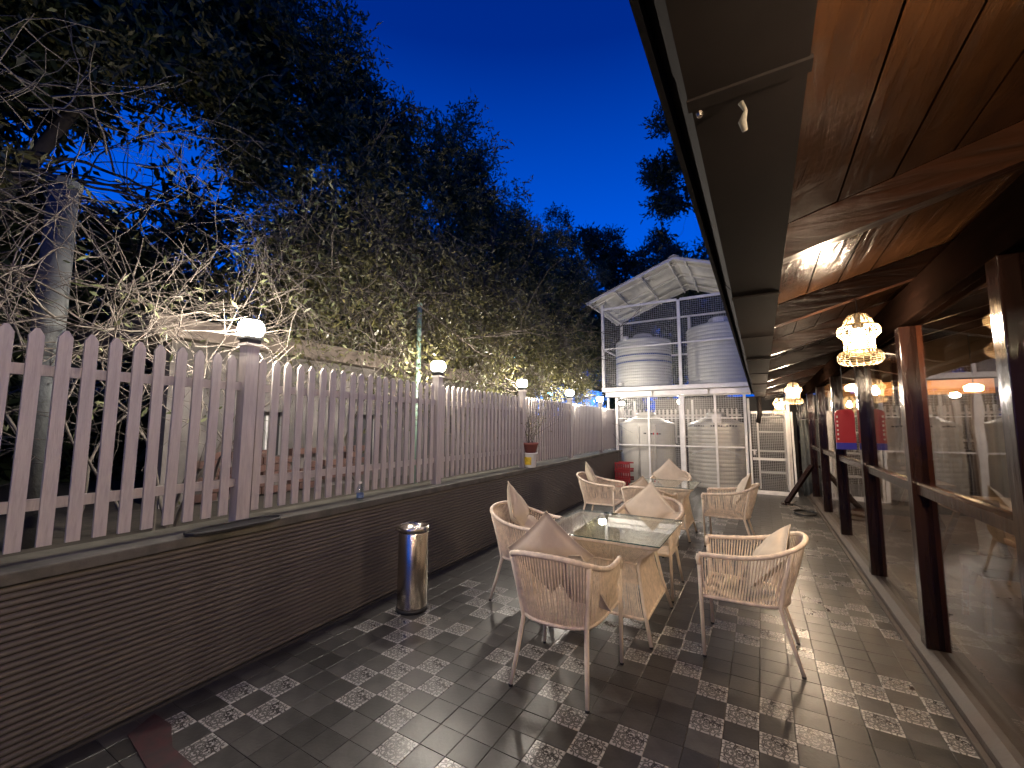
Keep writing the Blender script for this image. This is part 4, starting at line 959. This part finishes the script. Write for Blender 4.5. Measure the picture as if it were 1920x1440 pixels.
for k in range(10): a = R(-135 + k * 9); vs += [(.0935 * math.cos(a), .0935 * math.sin(a), .045), (.1045 * math.cos(a), .1045 * math.sin(a), .17)]
obj('printed_label', mb.add(vs, [(2 * k, 2 * k + 2, 2 * k + 3, 2 * k + 1) for k in range(9)]), M_['yellow'], t)
t = thing('potted_plant', 'red brown pot of thin twigs sitting on the white bucket', 'plant', (x, y, z + .236))
obj('pot', MB().lathe([(.085, 0), (.125, .13), (.135, .135), (.135, .165), (.12, .165), (.11, .14)], 24), M_['terra'], t, True); rnd.seed(5)
mb = MB(); tips = []
for k in range(9): grow(mb, (rnd.gauss(0, .03), rnd.gauss(0, .03), .14), (rnd.gauss(0, .25), rnd.gauss(0, .25), 1), rnd.uniform(.3, .7), .004, 1, .12, 0, tips)
obj('stem', mb, M_['bark'], t, kind='stuff'); n = 160; B = np.array([list(tips[i]) for i in rng.integers(0, len(tips), n)]) * rng.uniform(.4, 1, (n, 1)) + rng.normal(0, .03, (n, 3)) + [0, 0, .05]
link('foliage', leafmesh('foliage', B, unit(rng.normal(size=(n, 3))), unit(rng.normal(size=(n, 3))), rng.uniform(.02, .05, n), .018, M_['leafA']), t, kind='stuff')

t = thing('leaning_beam', 'dark timber beam leaning against the glazed wall near the mesh gate', 'beam', (.36, 10.55, 0)); obj('timber', MB().bar((.02, 0, .045), (.53, .55, .78), .09, .06), M_['post_wood'], t)
obj('foot_block', MB().span((-.08, -.08, 0), (.12, .08, .045)), M_['post_wood'], t)
t = thing('garden_hose', 'coiled black hose on the floor by the sill', 'hose', (.62, 9.55, .02)); mb = MB(); mb.tube([((.17 + .01 * math.sin(3 * a)) * math.cos(a), (.26 + .02 * math.sin(2 * a)) * math.sin(a), .004 + .012 * (k // 24)) for k, a in enumerate([2 * PI * k / 24 for k in range(60)])], .011, 6); obj('coil', mb, M_['blackpipe'], t, True)
obj('hose_end', MB().tube([(.1, .2, .01), (.0, .6, .01), (-.15, 1.0, .01), (-.05, 1.4, .01)], .011, 6), M_['blackpipe'], t, True)
t = thing('green_tarp', 'dull pale sheet hanging between the mesh gate and the dark posts', 'tarp', (.78, 12.0, 0)); mb = MB(); vs = []
for i in range(9):
    for z in (0, .6, 1.2, 1.75): vs.append((.0 + .018 * i * (1 + (1.75 - z) * .9), .05 * math.sin(i * 1.9) + .03, z + .01))
mb.add(vs, [(4 * i + j, 4 * i + 4 + j, 4 * i + 5 + j, 4 * i + 1 + j) for i in range(8) for j in range(3)]); o = obj('cloth', mb, M_['pole'], t, True); sm = o.modifiers.new('thick', 'SOLIDIFY'); sm.thickness = .006
obj('rope', MB().tube([(0, .03, 1.76), (.25, .03, 1.80)], .006, 6), M_['wire'], t)
for (x, y), lb in (((.43, 4.72), 'dead leaf on the tiles beyond the side on chair'), ((.72, 3.62), 'dead leaf on the tiles close to the sill'), ((.60, 7.4), 'dead leaf on the tiles near the far posts')):
    t = link('fallen_leaf', MB().add([(-.025, 0, .004), (0, -.014, .012), (.03, 0, .006), (0, .014, .004), (.0, 0, .018)], [(0, 1, 4), (1, 2, 4), (2, 3, 4), (3, 0, 4)]).mesh('fallen_leaf', M_['dryleaf']), None, (x, y, .002), (0, 0, rnd.uniform(0, 6)), lb, 'leaf', 'dead leaves on the tiles')
